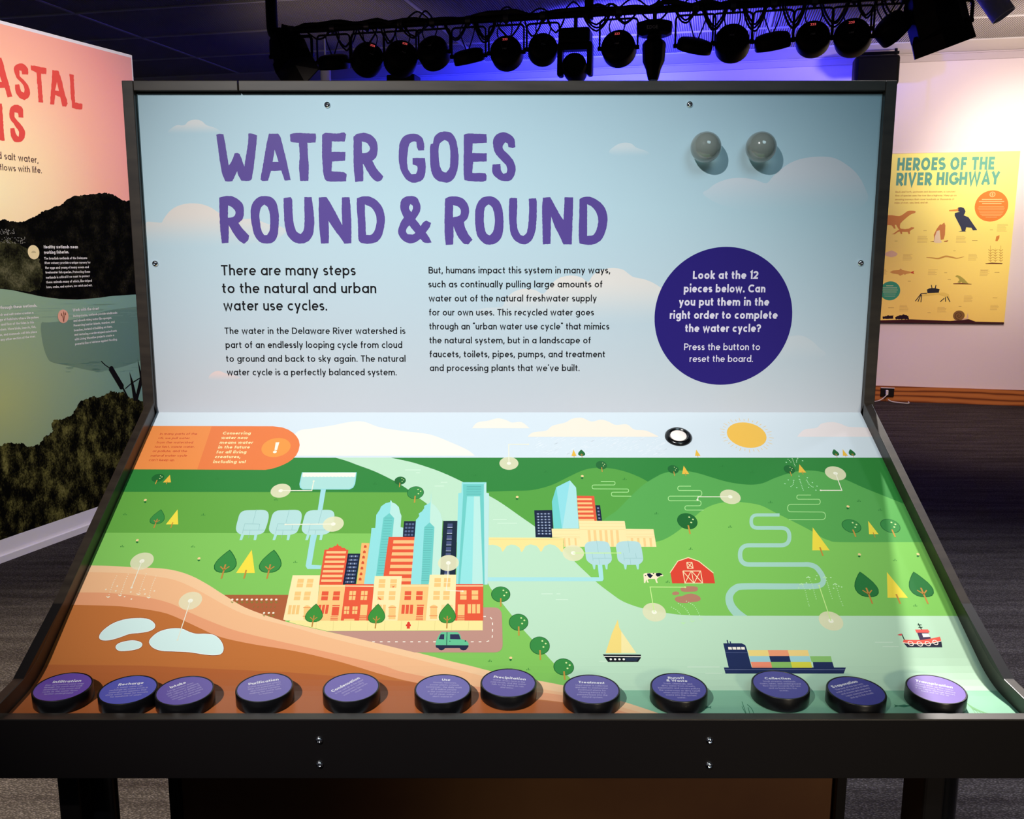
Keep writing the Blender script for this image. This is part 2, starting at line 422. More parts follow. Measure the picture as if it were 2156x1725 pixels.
# carpet: looped pile in bands
m_carpet, N, L, b = proc(1.0, .05)
tc = N.new('ShaderNodeTexCoord'); v = N.new('ShaderNodeTexVoronoi'); v.inputs['Scale'].default_value = 120
mp = N.new('ShaderNodeMapping'); mp.inputs['Scale'].default_value = (1, 2.2, 1); mp.inputs['Rotation'].default_value = (0, 0, AZ)
L.new(tc.outputs['Object'], mp.inputs['Vector']); L.new(mp.outputs['Vector'], v.inputs['Vector'])
n1 = N.new('ShaderNodeTexNoise'); n1.inputs['Scale'].default_value = 3.0; n1.inputs['Detail'].default_value = 5
mp2 = N.new('ShaderNodeMapping'); mp2.inputs['Scale'].default_value = (.5, 5, 1); mp2.inputs['Rotation'].default_value = (0, 0, AZ)
L.new(tc.outputs['Object'], mp2.inputs['Vector']); L.new(mp2.outputs['Vector'], n1.inputs['Vector'])
r1 = ramp(N, [(.3, (74, 66, 64)), (.7, (112, 104, 100))]); L.new(n1.outputs['Fac'], r1.inputs['Fac'])
r2 = ramp(N, [(.0, (255, 255, 255)), (.55, (70, 66, 62))]); L.new(v.outputs['Distance'], r2.inputs['Fac'])
mx = N.new('ShaderNodeMix'); mx.data_type = 'RGBA'; mx.blend_type = 'MULTIPLY'; mx.inputs[0].default_value = .8
L.new(r1.outputs['Color'], mx.inputs[6]); L.new(r2.outputs['Color'], mx.inputs[7]); L.new(mx.outputs[2], b.inputs['Base Color'])
bp = N.new('ShaderNodeBump'); bp.inputs['Distance'].default_value = .006; bp.inputs['Strength'].default_value = .8; bp.invert = True
L.new(v.outputs['Distance'], bp.inputs['Height']); L.new(bp.outputs['Normal'], b.inputs['Normal'])
bm = bmesh.new(); box(bm, (0.5, 4.6, -.05), (15, 15, .1)); tag(bobj('floor', bm, m_carpet), kind='structure')

m_wall = mat((226, 214, 216), .85, .1, grain=.15)
def wallP(s, d, z): return WO+WD*s+WN*d+Vector((0, 0, z))
Mw = Matrix.Translation(WO) @ Matrix((( WD.x, -WN.x, 0, 0), (WD.y, -WN.y, 0, 0), (0, 0, 1, 0), (0, 0, 0, 1)))   # local x along wall, y into wall
bm = bmesh.new(); box(bm, (0, .06, ZC/2), (17, .12, ZC), Mw); tag(bobj('wall_back', bm, m_wall), kind='structure')
bm = bmesh.new(); box(bm, (0, -.02, ZC-.035), (17, .04, .07), Mw); box(bm, (0, -.035, ZC-.006), (17, .07, .012), Mw)
tag(bobj('trim_1', bm, mat((196, 184, 186), .7)), kind='structure')
m_wood, N, L, b = proc(.45, .3)
tc = N.new('ShaderNodeTexCoord'); mp = N.new('ShaderNodeMapping'); mp.inputs['Scale'].default_value = (1.2, 8, 11)
wv = N.new('ShaderNodeTexWave'); wv.wave_type = 'BANDS'; wv.bands_direction = 'Z'; wv.inputs['Scale'].default_value = .55; wv.inputs['Distortion'].default_value = 6; wv.inputs['Detail'].default_value = 3; wv.inputs['Detail Scale'].default_value = .7
L.new(tc.outputs['Object'], mp.inputs['Vector']); L.new(mp.outputs['Vector'], wv.inputs['Vector'])
r = ramp(N, [(.0, (112, 58, 28)), (.35, (176, 106, 52)), (1, (188, 118, 60))]); L.new(wv.outputs['Fac'], r.inputs['Fac']); L.new(r.outputs['Color'], b.inputs['Base Color'])
bm = bmesh.new(); box(bm, (0, -.012, .08), (17, .024, .16), Mw); tag(bobj('baseboard_back', bm, m_wood), kind='structure')

# ceiling: board, ribbed tiles, grid bars
m_ceil = mat((92, 86, 84), .9, .1)
cr = empty('ceiling', (0, 0, ZC)); cr['kind'] = 'structure'
bm = bmesh.new(); box(bm, (0, 6.2-KW, ZC+.09), (17, 13.6-1.2, .04), Mw); bobj('deck', bm, m_ceil, cr)
m_tile, N, L, b = proc(.8, .15)
tc = N.new('ShaderNodeTexCoord'); wv = N.new('ShaderNodeTexWave'); wv.wave_type = 'BANDS'; wv.bands_direction = 'X'; wv.inputs['Scale'].default_value = 16
mp = N.new('ShaderNodeMapping'); mp.inputs['Rotation'].default_value = (0, 0, .0)
L.new(tc.outputs['Object'], mp.inputs['Vector']); L.new(mp.outputs['Vector'], wv.inputs['Vector'])
r = ramp(N, [(.25, (128, 120, 116)), (.75, (186, 176, 170))]); L.new(wv.outputs['Fac'], r.inputs['Fac']); L.new(r.outputs['Color'], b.inputs['Base Color'])
bp = N.new('ShaderNodeBump'); bp.inputs['Distance'].default_value = .01; L.new(wv.outputs['Fac'], bp.inputs['Height']); L.new(bp.outputs['Normal'], b.inputs['Normal'])
def ceil_uv(x, y):
    p = at_z(x, y, ZC)-WO; return p.dot(WD), p.dot(WN)
rows = [0.62, 1.5, 2.4, 3.3, 4.2, 5.1]
c0 = ceil_uv(912, 45)[0]; cw = ceil_uv(1622, 45)[0]-c0
cols = [c0+cw*i for i in range(-3, 4)]
tile_me = None
for i in range(len(cols)-1):
    for j in range(len(rows)-1):
        a0, a1, b0, b1 = cols[i]+.02, cols[i+1]-.02, rows[j]+.02, rows[j+1]-.02
        if tile_me is None:
            bm = bmesh.new(); box(bm, (0, 0, 0), (a1-a0, b1-b0, .02)); tile_me = bpy.data.meshes.new('tile'); bm.to_mesh(tile_me); bm.free(); tile_me.materials.append(m_tile)
        o = bpy.data.objects.new('tile', tile_me); COL.objects.link(o); o.parent = cr
        c = WO+WD*((a0+a1)/2)+WN*((b0+b1)/2); o.location = (c.x, c.y, .012); o.rotation_euler = (0, 0, -AZ)
        if j < 5: o.scale = (1, (b1-b0)/.86 if j else (b1-b0)/(b1-b0), 1)
m_bar = mat((205, 200, 200), .5)
for j, q in enumerate(rows):
    bm = bmesh.new(); box(bm, (0, -q, ZC+.002), (17, .028, .012), Mw); bobj('grid_bar', bm, m_bar, cr)
for q in cols:
    bm = bmesh.new(); box(bm, (q, -3.2, ZC+.003), (.028, 5.2, .012), Mw); bobj('grid_bar', bm, m_bar, cr)
bm = bmesh.new(); box(bm, (0, -.31, ZC+.012), (17, .58, .02), Mw); bobj('border_panel', bm, mat((196, 186, 180), .8), cr)

# ------------------------------------------------------------------ exhibit table
T = empty('exhibit_table', (0.0246, 1.5, 0), 'large black framed exhibit table with upright sky panel and sloped printed landscape', 'exhibit table')
m_fr, N, L, b = proc(.38, .45)
tc = N.new('ShaderNodeTexCoord'); n1 = N.new('ShaderNodeTexNoise'); n1.inputs['Scale'].default_value = 60; n1.inputs['Detail'].default_value = 4
mp = N.new('ShaderNodeMapping'); mp.inputs['Scale'].default_value = (.2, 1, 1); L.new(tc.outputs['Object'], mp.inputs['Vector']); L.new(mp.outputs['Vector'], n1.inputs['Vector'])
r = ramp(N, [(.3, (38, 30, 25)), (.7, (54, 45, 37))]); L.new(n1.outputs['Fac'], r.inputs['Fac']); L.new(r.outputs['Color'], b.inputs['Base Color'])
m_blk = mat((20, 16, 16), .4, .4)
m_chrome = mat((225, 225, 228), .12, .5, 1.0)
YP = 1.8175; ZB, ZTOP = 1.256, 1.8634
# upright board with a printed vertical sky gradient
m_sky, N, L, b = proc(.36, .3)
tc = N.new('ShaderNodeTexCoord'); sp = N.new('ShaderNodeSeparateXYZ'); L.new(tc.outputs['Generated'], sp.inputs[0])
r = ramp(N, [(0, (206, 208, 214)), (.3, (198, 212, 222)), (.65, (191, 217, 228)), (1, (180, 210, 224))])
L.new(sp.outputs['Z'], r.inputs['Fac'])
g = N.new('ShaderNodeMix'); g.data_type = 'RGBA'; g.blend_type = 'MULTIPLY'; g.inputs[0].default_value = 1; g.inputs[7].default_value = (PK, PK, PK, 1)
L.new(r.outputs['Color'], g.inputs[6]); L.new(g.outputs[2], b.inputs['Base Color'])
bm = bmesh.new(); box(bm, ((XL+XR)/2, YP+.009, (ZB+ZTOP)/2), (XR-XL, .018, ZTOP-ZB))
back = bobj('back_board', bm, m_sky, T)
bm = bmesh.new(); box(bm, ((XL+XR)/2, YP+.035, 1.35), (XR-XL+.03, .03, 1.06)); bobj('back_cabinet_panel', bm, m_blk, T)
# work surface slab with a curved foot
sl = Slope()
m_ws = pr((220, 230, 237))
bm = bmesh.new(); A_, B_ = [], []
for i, l in enumerate(sl.L):
    for X, dst in ((XL, A_), (XR, B_)):
        dst.append((bm.verts.new(sl.P(X, -l, 0)), bm.verts.new(sl.P(X, -l, -.02))))
for i in range(len(A_)-1):
    a, c, e, g_ = A_[i], A_[i+1], B_[i+1], B_[i]
    bm.faces.new((a[0], c[0], e[0], g_[0])); bm.faces.new((a[1], g_[1], e[1], c[1]))
    bm.faces.new((a[0], a[1], c[1], c[0])); bm.faces.new((g_[0], e[0], e[1], g_[1]))
bm.faces.new((A_[0][0], B_[0][0], B_[0][1], A_[0][1])); bm.faces.new((A_[-1][0], A_[-1][1], B_[-1][1], B_[-1][0]))
board = bobj('work_surface', bm, m_ws, T, smooth=True)
# side rails follow the profile and stand 2.5 cm proud
for X0, X1 in ((XL-.0155, XL-.0003), (XR+.0003, XR+.0155)):
    bm = bmesh.new(); rows_ = []
    pts = [(sl.P(0, -l, .025), sl.P(0, -l, -.075)) for l in sl.L]
    pts[0] = (pts[0][0], pts[0][1])
    for hi, lo_ in pts:
        rows_.append([bm.verts.new((X0, hi.y, hi.z)), bm.verts.new((X1, hi.y, hi.z)), bm.verts.new((X1, lo_.y, lo_.z)), bm.verts.new((X0, lo_.y, lo_.z))])
    for p, q in zip(rows_, rows_[1:]):
        for k in range(4): bm.faces.new((p[k], p[(k+1) % 4], q[(k+1) % 4], q[k]))
    bm.faces.new(rows_[0]); bm.faces.new(rows_[-1][::-1])
    bobj('side_rail', bm, m_fr, T, bevel=.0012)
# upright frame
FP = .013
def fbox(name, x0, x1, z0, z1, m=m_fr):
    bm = bmesh.new(); box(bm, ((x0+x1)/2, (YP-FP+YP+.05)/2, (z0+z1)/2), (x1-x0, .05+FP, z1-z0)); return bobj(name, bm, m, T, bevel=.0012)
fbox('frame_stile', XL-.0215, XL-.0003, ZB-.03, ZTOP+.0217)
fbox('frame_stile', XR+.0003, XR+.0215, ZB-.03, ZTOP+.0217)
xs = at_y(501, 180, YP-FP).x
fbox('frame_head', XL-.0002, xs-.0008, ZTOP+.0035, ZTOP+.0217)
fbox('frame_head', xs+.0008, XR+.0002, ZTOP+.0035, ZTOP+.0217)
bm = bmesh.new(); box(bm, ((XL+XR)/2, YP+.02, ZTOP+.0017), (XR-XL, .04, .0034)); bobj('shade_strip', bm, m_blk, T)  # solid black strip stands in for the shade below the frame head
# front rim + fascia
bm = bmesh.new(); box(bm, ((XL+XR)/2, 1.1625, .912), (XR-XL+.031, .0155, .086))
fascia = bobj('front_fascia', bm, m_blk, T, bevel=.0008)
bm = bmesh.new(); box(bm, ((XL+XR)/2, 1.1625, .9555), (XR-XL+.031, .0165, .0012)); bobj('rim_cap', bm, m_fr, T, bevel=.0003)
for s_ in (0, 1):
    X = XL-.008 if s_ == 0 else XR+.008
    bm = bmesh.new()
    V = [bm.verts.new((X+dx, y, z)) for dx in (-.0075, .0075) for y, z in ((1.171, .870), (1.171, .94), (1.8, 1.23), (1.8, .870))]
    bm.faces.new(V[:4]); bm.faces.new(V[4:][::-1])
    for k in range(4): bm.faces.new((V[k], V[(k+1) % 4], V[4+(k+1) % 4], V[4+k]))
    bobj('side_panel', bm, m_blk, T)
# legs and cabinet below
def px_x(x, y, Y): return at_y(x, y, Y).x
for xa, xb in ((120, 222), (1947, 2046)):
    Y0 = 1.24; a, c = px_x(xa, 1660, Y0), px_x(xb, 1660, Y0); wd = c-a
    bm = bmesh.new(); box(bm, ((a+c)/2-wd*.28, Y0+.035, .435), (wd*.44, .07, .87)); bobj('leg', bm, m_blk, T, bevel=.004)
    bm = bmesh.new(); lathe(bm, [(wd*.27, 0), (wd*.27, .87)], 24, Matrix.Translation(((a+c)/2+wd*.22, Y0+.04, 0))); bobj('leg', bm, mat((14, 14, 17), .22, .6), T, smooth=True)
a, c = px_x(357, 1660, 1.42), px_x(1780, 1660, 1.42)
m_cab, N, L, b = proc(.5, .3)
tc = N.new('ShaderNodeTexCoord'); n1 = N.new('ShaderNodeTexNoise'); n1.inputs['Scale'].default_value = 2.2; n1.inputs['Detail'].default_value = 6
L.new(tc.outputs['Object'], n1.inputs['Vector']); r = ramp(N, [(.3, (74, 44, 28)), (.7, (104, 70, 42))]); L.new(n1.outputs['Fac'], r.inputs['Fac']); L.new(r.outputs['Color'], b.inputs['Base Color'])
bm = bmesh.new(); box(bm, ((a+c)/2, 1.6, .44), (c-a-.034, .34, .86)); bobj('cabinet_front', bm, m_cab, T)
for x in (a, c):
    s_ = 1 if x == a else -1
    bm = bmesh.new(); box(bm, (x+s_*.008, 1.6, .44), (.016, .37, .86)); bobj('cabinet_side', bm, m_blk, T, bevel=.001)
# button-head bolts with a hex socket
def bolt(p, n, r):
    M = Matrix.Translation(p) @ Vector(n).to_track_quat('Z', 'Y').to_matrix().to_4x4()
    bm = bmesh.new(); lathe(bm, [(r, 0), (r*.98, r*.18), (r*.8, r*.45), (r*.5, r*.62), (r*.42, r*.64)], 20, M, cap=False)
    lathe(bm, [(r*.42, r*.64), (r*.4, r*.2), (.0001, r*.16)], 6, M, cap=False)
    bobj('bolt', bm, m_chrome, T, smooth=True)
for x, y in ((689, 221), (1452, 220), (327, 555), (1812, 554)): bolt(at_y(x, y, YP), (0, -1, 0), .0062)
for x, y in ((672, 1559), (673, 1610), (1494, 1560), (1493, 1612)): bolt(at_y(x, y, 1.15475), (0, -1, 0), .0052)
# glass knobs on the upright board
m_glass = bpy.data.materials.new('glass'); m_glass.use_nodes = True
N, L, b = nodes(m_glass); b.inputs['Base Color'].default_value = (.6, .68, .62, 1); b.inputs['Roughness'].default_value = .03; b.inputs['Coat Weight'].default_value = .6; b.inputs['Transmission Weight'].default_value = .7; b.inputs['IOR'].default_value = 1.45
for x, y in ((1486, 310), (1602, 310)):
    R_ = .0285; q = at_y(x, y, YP-.027)
    bm = bmesh.new(); bmesh.ops.create_uvsphere(bm, u_segments=40, v_segments=24, radius=R_, matrix=Matrix.Translation((q.x, YP-.028, q.z)))
    kn = bobj('glass_dome', bm, m_glass, T, smooth=True, auto=False)
    bm = bmesh.new(); lathe(bm, [(.017, 0), (.017, .006)], 24, Matrix.Translation((q.x, YP-.0002, q.z)) @ Matrix.Rotation(PI/2, 4, 'X')); bobj('collar', bm, m_blk, kn)
# reset button on the slope
u, v_ = sl.uv(1428, 921); P0 = sl.P(u, v_, .0002)
M = Matrix.Translation(P0) @ sl.ns[0].to_track_quat('Z', 'Y').to_matrix().to_4x4()
bm = bmesh.new(); lathe(bm, [(.0258, 0), (.0255, .003), (.0225, .006), (.019, .0065), (.0168, .0048), (.0165, .001)], 40, M, cap=False)
btn = bobj('push_button', bm, mat((12, 12, 14), .2, .5), T, smooth=True)
bm = bmesh.new(); lathe(bm, [(.0158, .0), (.0155, .0045), (.013, .0056), (.0001, .006)], 36, M, cap=False)
o = bobj('button_cap', bm, mat((250, 236, 228), .3, .4), btn, smooth=True); o['label'] = 'white round push button cap'

# ------------------------------------------------------------------ print on the upright board
pb = Plane((0, YP, 0), (1, 0, 0), (0, 0, 1), .00004)
SKY = [(0, (206, 208, 214)), (.3, (198, 212, 222)), (.65, (191, 217, 228)), (1, (180, 210, 224))]
def cloud(top_rgb, strength=.9, soft=.0):
    """printed cloud whose ink fades downwards into the printed sky colour"""
    m, N, L, b = proc(.36, .3)
    tc = N.new('ShaderNodeTexCoord'); sp = N.new('ShaderNodeSeparateXYZ'); L.new(tc.outputs['Generated'], sp.inputs[0])
    mr = N.new('ShaderNodeMapRange'); mr.interpolation_type = 'SMOOTHSTEP'; mr.inputs['From Min'].default_value = 0; mr.inputs['From Max'].default_value = .85
    mr.inputs['To Max'].default_value = strength; L.new(sp.outputs['Z'], mr.inputs['Value'])
    s2 = N.new('ShaderNodeSeparateXYZ'); L.new(tc.outputs['Object'], s2.inputs[0])
    m2 = N.new('ShaderNodeMapRange'); m2.inputs['From Min'].default_value = ZB; m2.inputs['From Max'].default_value = ZTOP; L.new(s2.outputs['Z'], m2.inputs['Value'])
    r = ramp(N, SKY); L.new(m2.outputs[0], r.inputs['Fac'])
    mx = N.new('ShaderNodeMix'); mx.data_type = 'RGBA'; mx.inputs[7].default_value = tuple(lin(x) for x in top_rgb)+(1,)
    L.new(mr.outputs[0], mx.inputs[0]); L.new(r.outputs['Color'], mx.inputs[6])
    g = N.new('ShaderNodeMix'); g.data_type = 'RGBA'; g.blend_type = 'MULTIPLY'; g.inputs[0].default_value = 1; g.inputs[7].default_value = (PK, PK, PK, 1)
    L.new(mx.outputs[2], g.inputs[6]); L.new(g.outputs[2], b.inputs['Base Color'])
    return m
def cloud_art(org, sc, pts, rgb, st_):
    a = Art(pb, 'printed_cloud', back, org, sc); a.poly(pts, cloud(rgb, st_), smooth=4); a.build()
cloud_art((240, 160), 4.313, [(500, 520), (530, 470), (575, 447), (620, 450), (650, 440), (672, 415), (710, 400), (760, 398), (800, 412), (830, 440), (860, 455), (900, 465), (950, 490), (960, 520), (750, 535)], (232, 228, 226), .8)
cloud_art((240, 160), 4.313, [(285, 1345), (360, 1328), (430, 1332), (450, 1300), (500, 1235), (560, 1190), (640, 1163), (720, 1157), (800, 1166), (880, 1195), (940, 1235), (1010, 1275), (1080, 1305), (1180, 1300), (1260, 1298), (1330, 1318), (1400, 1345), (1520, 1370), (1560, 1420), (1400, 1500), (900, 1560), (310, 1560)], (232, 220, 212), .95)
cloud_art((880, 540), 4.9, [(380, 650), (520, 590), (680, 535), (800, 528), (870, 518), (905, 450), (960, 385), (1040, 345), (1120, 335), (1210, 348), (1290, 385), (1350, 320), (1420, 245), (1500, 208), (1600, 198), (1690, 220), (1755, 262), (1810, 190), (1900, 140), (2000, 120), (2110, 135), (2180, 185), (2230, 215), (2330, 235), (2420, 270), (2520, 330), (2640, 400), (2700, 520), (2500, 660), (1900, 720), (900, 730)], (236, 226, 220), .95)
cloud_art((0, 0), 1, [(1283, 322), (1294, 308), (1310, 301), (1328, 302), (1340, 311), (1358, 317), (1366, 325), (1320, 331)], (226, 230, 232), .7)
cloud_art((1320, 160), 3.717, [(600, 930), (640, 885), (700, 840), (800, 805), (900, 798), (1000, 812), (1090, 840), (1140, 790), (1200, 735), (1280, 680), (1380, 645), (1510, 631), (1630, 645), (1740, 710), (1810, 780), (1860, 870), (1880, 980), (1700, 1080), (1200, 1080), (800, 1030)], (232, 226, 232), .75)
cloud_art((0, 0), 1, [(1560, 735), (1610, 722), (1640, 714), (1665, 708), (1688, 707), (1708, 717), (1725, 733), (1738, 748), (1690, 765), (1600, 760)], (216, 218, 222), .7)
cloud_art((0, 0), 1, [(440, 798), (446, 786), (460, 781), (474, 786), (490, 790), (505, 796), (470, 803)], (240, 212, 206), .8)

# title lettering
def rough(pts, n=3, amp=1.6):
    out = []
    N_ = len(pts)
    for i in range(N_):
        p0, p1, p2, p3 = pts[i-1], pts[i], pts[(i+1) % N_], pts[(i+2) % N_]
        def turn(a, b, c):
            v1, v2 = Vector((b[0]-a[0], b[1]-a[1])), Vector((c[0]-b[0], c[1]-b[1]))
            return v1.angle(v2) if v1.length and v2.length else 0
        soft1, soft2 = turn(p0, p1, p2) < .95, turn(p1, p2, p3) < .95
        d = math.dist(p1, p2); k = max(1, int(d/14))
        m1 = ((p2[0]-p0[0])/2, (p2[1]-p0[1])/2) if soft1 else (p2[0]-p1[0], p2[1]-p1[1])
        m2 = ((p3[0]-p1[0])/2, (p3[1]-p1[1])/2) if soft2 else (p2[0]-p1[0], p2[1]-p1[1])
        def cap(m):
            l = math.hypot(*m); s_ = min(1, d/l) if l else 0; return (m[0]*s_, m[1]*s_)
        m1, m2 = cap(m1), cap(m2)
        for q in range(k):
            t = q/k; h00 = 2*t**3-3*t*t+1; h10 = t**3-2*t*t+t; h01 = -2*t**3+3*t*t; h11 = t**3-t*t
            j = amp if q else amp*.4
            out.append((h00*p1[0]+h10*m1[0]+h01*p2[0]+h11*m2[0]+random.uniform(-j, j), h00*p1[1]+h10*m1[1]+h01*p2[1]+h11*m2[1]+random.uniform(-j, j)))
    return out
PURP = (92, 72, 150)
TITLE1 = [
 ([(238,190),(270,180),(305,185),(325,300),(352,468),(378,430),(405,358),(430,352),(452,365),(480,440),(495,478),(505,400),(525,280),(530,178),(560,178),(610,195),(600,300),(580,470),(560,590),(535,608),(465,605),(440,560),(428,520),(405,570),(385,610),(350,615),(320,610),(295,550),(275,450),(258,330)], []),
 ([(640,595),(665,450),(700,250),(718,178),(800,178),(822,210),(850,320),(880,440),(915,600),(860,605),(845,560),(830,515),(735,518),(722,560),(710,605),(655,608)], [[(770,325),(803,435),(750,435)]]),
 ([(908,185),(960,173),(1140,178),(1145,215),(1140,260),(1065,262),(1072,380),(1078,480),(1075,608),(1000,608),(990,480),(995,380),(988,262),(940,258),(912,250)], []),
 ([(1200,190),(1230,172),(1330,178),(1400,168),(1418,185),(1405,250),(1288,250),(1285,345),(1412,345),(1408,425),(1290,432),(1285,520),(1400,530),(1422,545),(1418,612),(1280,615),(1230,600),(1212,550),(1200,400)], []),
 ([(1485,205),(1520,180),(1590,172),(1650,195),(1690,240),(1703,300),(1700,360),(1690,395),(1655,425),(1690,490),(1755,568),(1740,600),(1700,615),(1660,590),(1610,520),(1570,450),(1575,530),(1572,610),(1500,618),(1488,500),(1485,350)], [[(1560,250),(1600,260),(1632,300),(1628,335),(1600,352),(1562,355)]]),
 ([(265,760),(300,750),(370,745),(430,770),(480,820),(490,880),(480,950),(440,990),(480,1045),(538,1105),(525,1150),(490,1180),(450,1155),(400,1090),(352,1010),(352,1090),(350,1170),(290,1175),(275,1050),(268,900)], [[(345,830),(385,850),(412,885),(410,915),(385,938),(345,942)]]),
 ([(550,890),(570,810),(620,757),(680,745),(740,757),(785,810),(805,900),(805,1010),(795,1100),(760,1160),(700,1178),(640,1165),(590,1110),(562,1010)], [[(632,900),(645,850),(675,822),(705,845),(722,900),(728,980),(722,1060),(700,1100),(675,1100),(650,1060),(635,980)]]),
 ([(850,765),(915,755),(928,780),(932,900),(945,1010),(970,1070),(1005,1090),(1030,1060),(1040,980),(1038,860),(1038,755),(1105,755),(1118,850),(1128,970),(1120,1080),(1090,1140),(1050,1168),(1000,1178),(940,1160),(885,1100),(860,1000),(852,880)], []),
 ([(1170,757),(1240,755),(1280,820),(1330,910),(1382,1010),(1378,900),(1380,757),(1450,757),(1458,850),(1465,1000),(1465,1175),(1400,1178),(1370,1130),(1310,1050),(1258,970),(1262,1080),(1260,1175),(1190,1178),(1175,1050),(1168,880)], []),
 ([(1515,765),(1560,750),(1630,750),(1700,790),(1750,860),(1770,950),(1760,1040),(1735,1120),(1690,1165),(1610,1180),(1545,1165),(1528,1130),(1525,1000),(1515,850)], [[(1587,822),(1640,845),(1680,900),(1695,970),(1680,1050),(1650,1095),(1598,1098),(1592,960)]]),
]
TITLE2 = [
 ([(98,850),(105,790),(140,755),(200,745),(250,762),(278,820),(280,870),(262,915),(235,955),(285,1018),(305,985),(335,968),(378,990),(368,1025),(330,1078),(360,1120),(382,1168),(320,1170),(280,1135),(230,1168),(180,1175),(125,1150),(85,1100),(80,1050),(100,990),(130,940),(108,890)], [[(178,840),(190,818),(208,830),(212,860),(198,892),(182,870)], [(180,1012),(235,1080),(210,1095),(165,1092),(150,1065),(160,1035)]]),
 ([(85,330),(95,260),(130,205),(190,180),(250,183),(295,215),(315,270),(315,330),(262,332),(248,300),(245,255),(215,250),(180,275),(168,340),(160,430),(172,510),(200,548),(240,545),(255,500),(250,472),(210,458),(210,400),(322,400),(330,480),(320,560),(290,605),(220,625),(160,600),(110,530),(85,430)], []),
 ([(368,300),(375,275),(395,268),(405,215),(450,170),(510,160),(565,175),(600,225),(618,300),(628,400),(618,500),(590,580),(540,620),(500,622),(430,600),(385,540),(370,440)], [[(445,330),(460,265),(500,237),(535,255),(550,320),(552,420),(545,490),(515,532),(480,520),(455,460)]]),
 ([(675,190),(710,178),(880,183),(885,262),(755,268),(752,355),(885,358),(882,432),(760,435),(752,535),(870,538),(882,560),(878,605),(850,615),(720,610),(680,600),(672,500),(675,330)], []),
 ([(940,250),(960,200),(1000,172),(1050,168),(1100,190),(1135,230),(1143,300),(1120,310),(1080,300),(1072,268),(1050,258),(1028,290),(1035,325),(1080,370),(1125,425),(1145,490),(1135,555),(1105,600),(1060,610),(1000,600),(950,560),(932,520),(935,460),(1008,452),(1012,510),(1035,545),(1062,535),(1070,500),(1055,460),(990,395),(950,330)], []),
 ([(505,770),(540,752),(600,748),(660,765),(705,810),(722,870),(712,940),(675,985),(690,1040),(725,1105),(755,1140),(715,1185),(670,1175),(620,1110),(580,1020),(582,1100),(578,1185),(510,1190),(500,1060),(502,900)], [[(577,828),(620,840),(648,880),(640,920),(615,932),(577,938)]]),
 ([(778,900),(795,820),(840,762),(905,747),(970,768),(1015,830),(1032,920),(1035,1020),(1020,1110),(980,1165),(910,1188),(850,1170),(800,1110),(780,1010)], [[(858,900),(870,845),(900,822),(930,845),(952,910),(955,1000),(940,1070),(910,1102),(880,1085),(860,1010)]]),
 ([(1088,770),(1105,760),(1160,765),(1160,860),(1155,960),(1165,1050),(1190,1100),(1215,1108),(1245,1080),(1260,1000),(1268,880),(1265,770),(1330,765),(1338,800),(1335,950),(1325,1060),(1295,1140),(1250,1178),(1200,1182),(1140,1150),(1100,1080),(1088,980),(1085,860)], []),
 ([(1392,760),(1460,755),(1500,830),(1550,920),(1580,962),(1585,860),(1590,757),(1668,757),(1665,900),(1660,1040),(1655,1185),(1580,1185),(1545,1110),(1500,1020),(1468,930),(1465,1050),(1462,1180),(1392,1185),(1390,1050),(1385,880)], []),
 ([(1725,775),(1760,755),(1820,752),(1890,785),(1940,830),(1972,900),(1978,980),(1960,1070),(1925,1140),(1860,1182),(1790,1188),(1725,1175),(1718,1100),(1722,950)], [[(1795,820),(1840,845),(1880,900),(1895,970),(1880,1050),(1850,1100),(1795,1108),(1795,960)]]),
]
zt_ = None
for org, glyphs in (((400, 240), TITLE1), ((820, 240), TITLE2)):
    for outer, holes in glyphs:
        a = Art(pb, 'title_letter', back, org, 4.312)
        zt_ = a.lay()
        a.polyuv([[a.uv(p) for p in rough(outer)]]+[[a.uv(p) for p in rough(h)] for h in holes], PURP, zt_)
        a.build()
INK = (18, 18, 22)
a = Art(pb, 'printed_text', back, (440, 540), 4.687)
block(a, [("There are many steps", 122, 1448, 188), ("to the natural and urban", 132, 1652, 364), ("water use cycles.", 145, 1168, 535)], INK, .108); a.build()
a = Art(pb, 'printed_text', back, (440, 540), 4.687)
block(a, [("The water in the Delaware River watershed is", 155, 1938, 767), ("part of an endlessly looping cycle from cloud", 165, 1908, 905), ("to ground and back to sky again. The natural", 170, 1940, 1041), ("water cycle is a perfectly balanced system.", 179, 1853, 1175)], INK, .112); a.build()
a = Art(pb, 'printed_text', back, (880, 540), 4.9)
block(a, [("But, humans impact this system in many ways,", 110, 1983, 176), ("such as continually pulling large amounts of", 108, 1903, 321), ("water out of the natural freshwater supply", 112, 1843, 466), ("for our own uses. This recycled water goes", 115, 1815, 611),
  ('through an `urban water use cycle" that mimics', 117, 1973, 755), ("the natural system, but in a landscape of", 118, 1783, 899), ("faucets, toilets, pipes, pumps, and treatment", 120, 1930, 1042), ("and processing plants that we've built.", 122, 1668, 1184)], INK, .112); a.build()
a = Art(pb, 'printed_round_notice', back)
cc = pb.uv(1523, 667); a.polyuv([ell(cc[0], cc[1], .1345, .1345, 96)], (40, 26, 118))
a.org, a.sc = (1340, 500), 5.392
LAV = (232, 222, 238)
block(a, [("Look at the 12", 640, 1378, 472), ("pieces below. Can", 537, 1462, 625), ("you put them in the", 482, 1505, 776), ("right order to complete", 377, 1600, 925), ("the water cycle?", 552, 1408, 1075)], LAV, .145, 1.04)
block(a, [("Press the button to", 540, 1402, 1280), ("reset the board.", 602, 1322, 1415)], LAV, .1)
a.build()

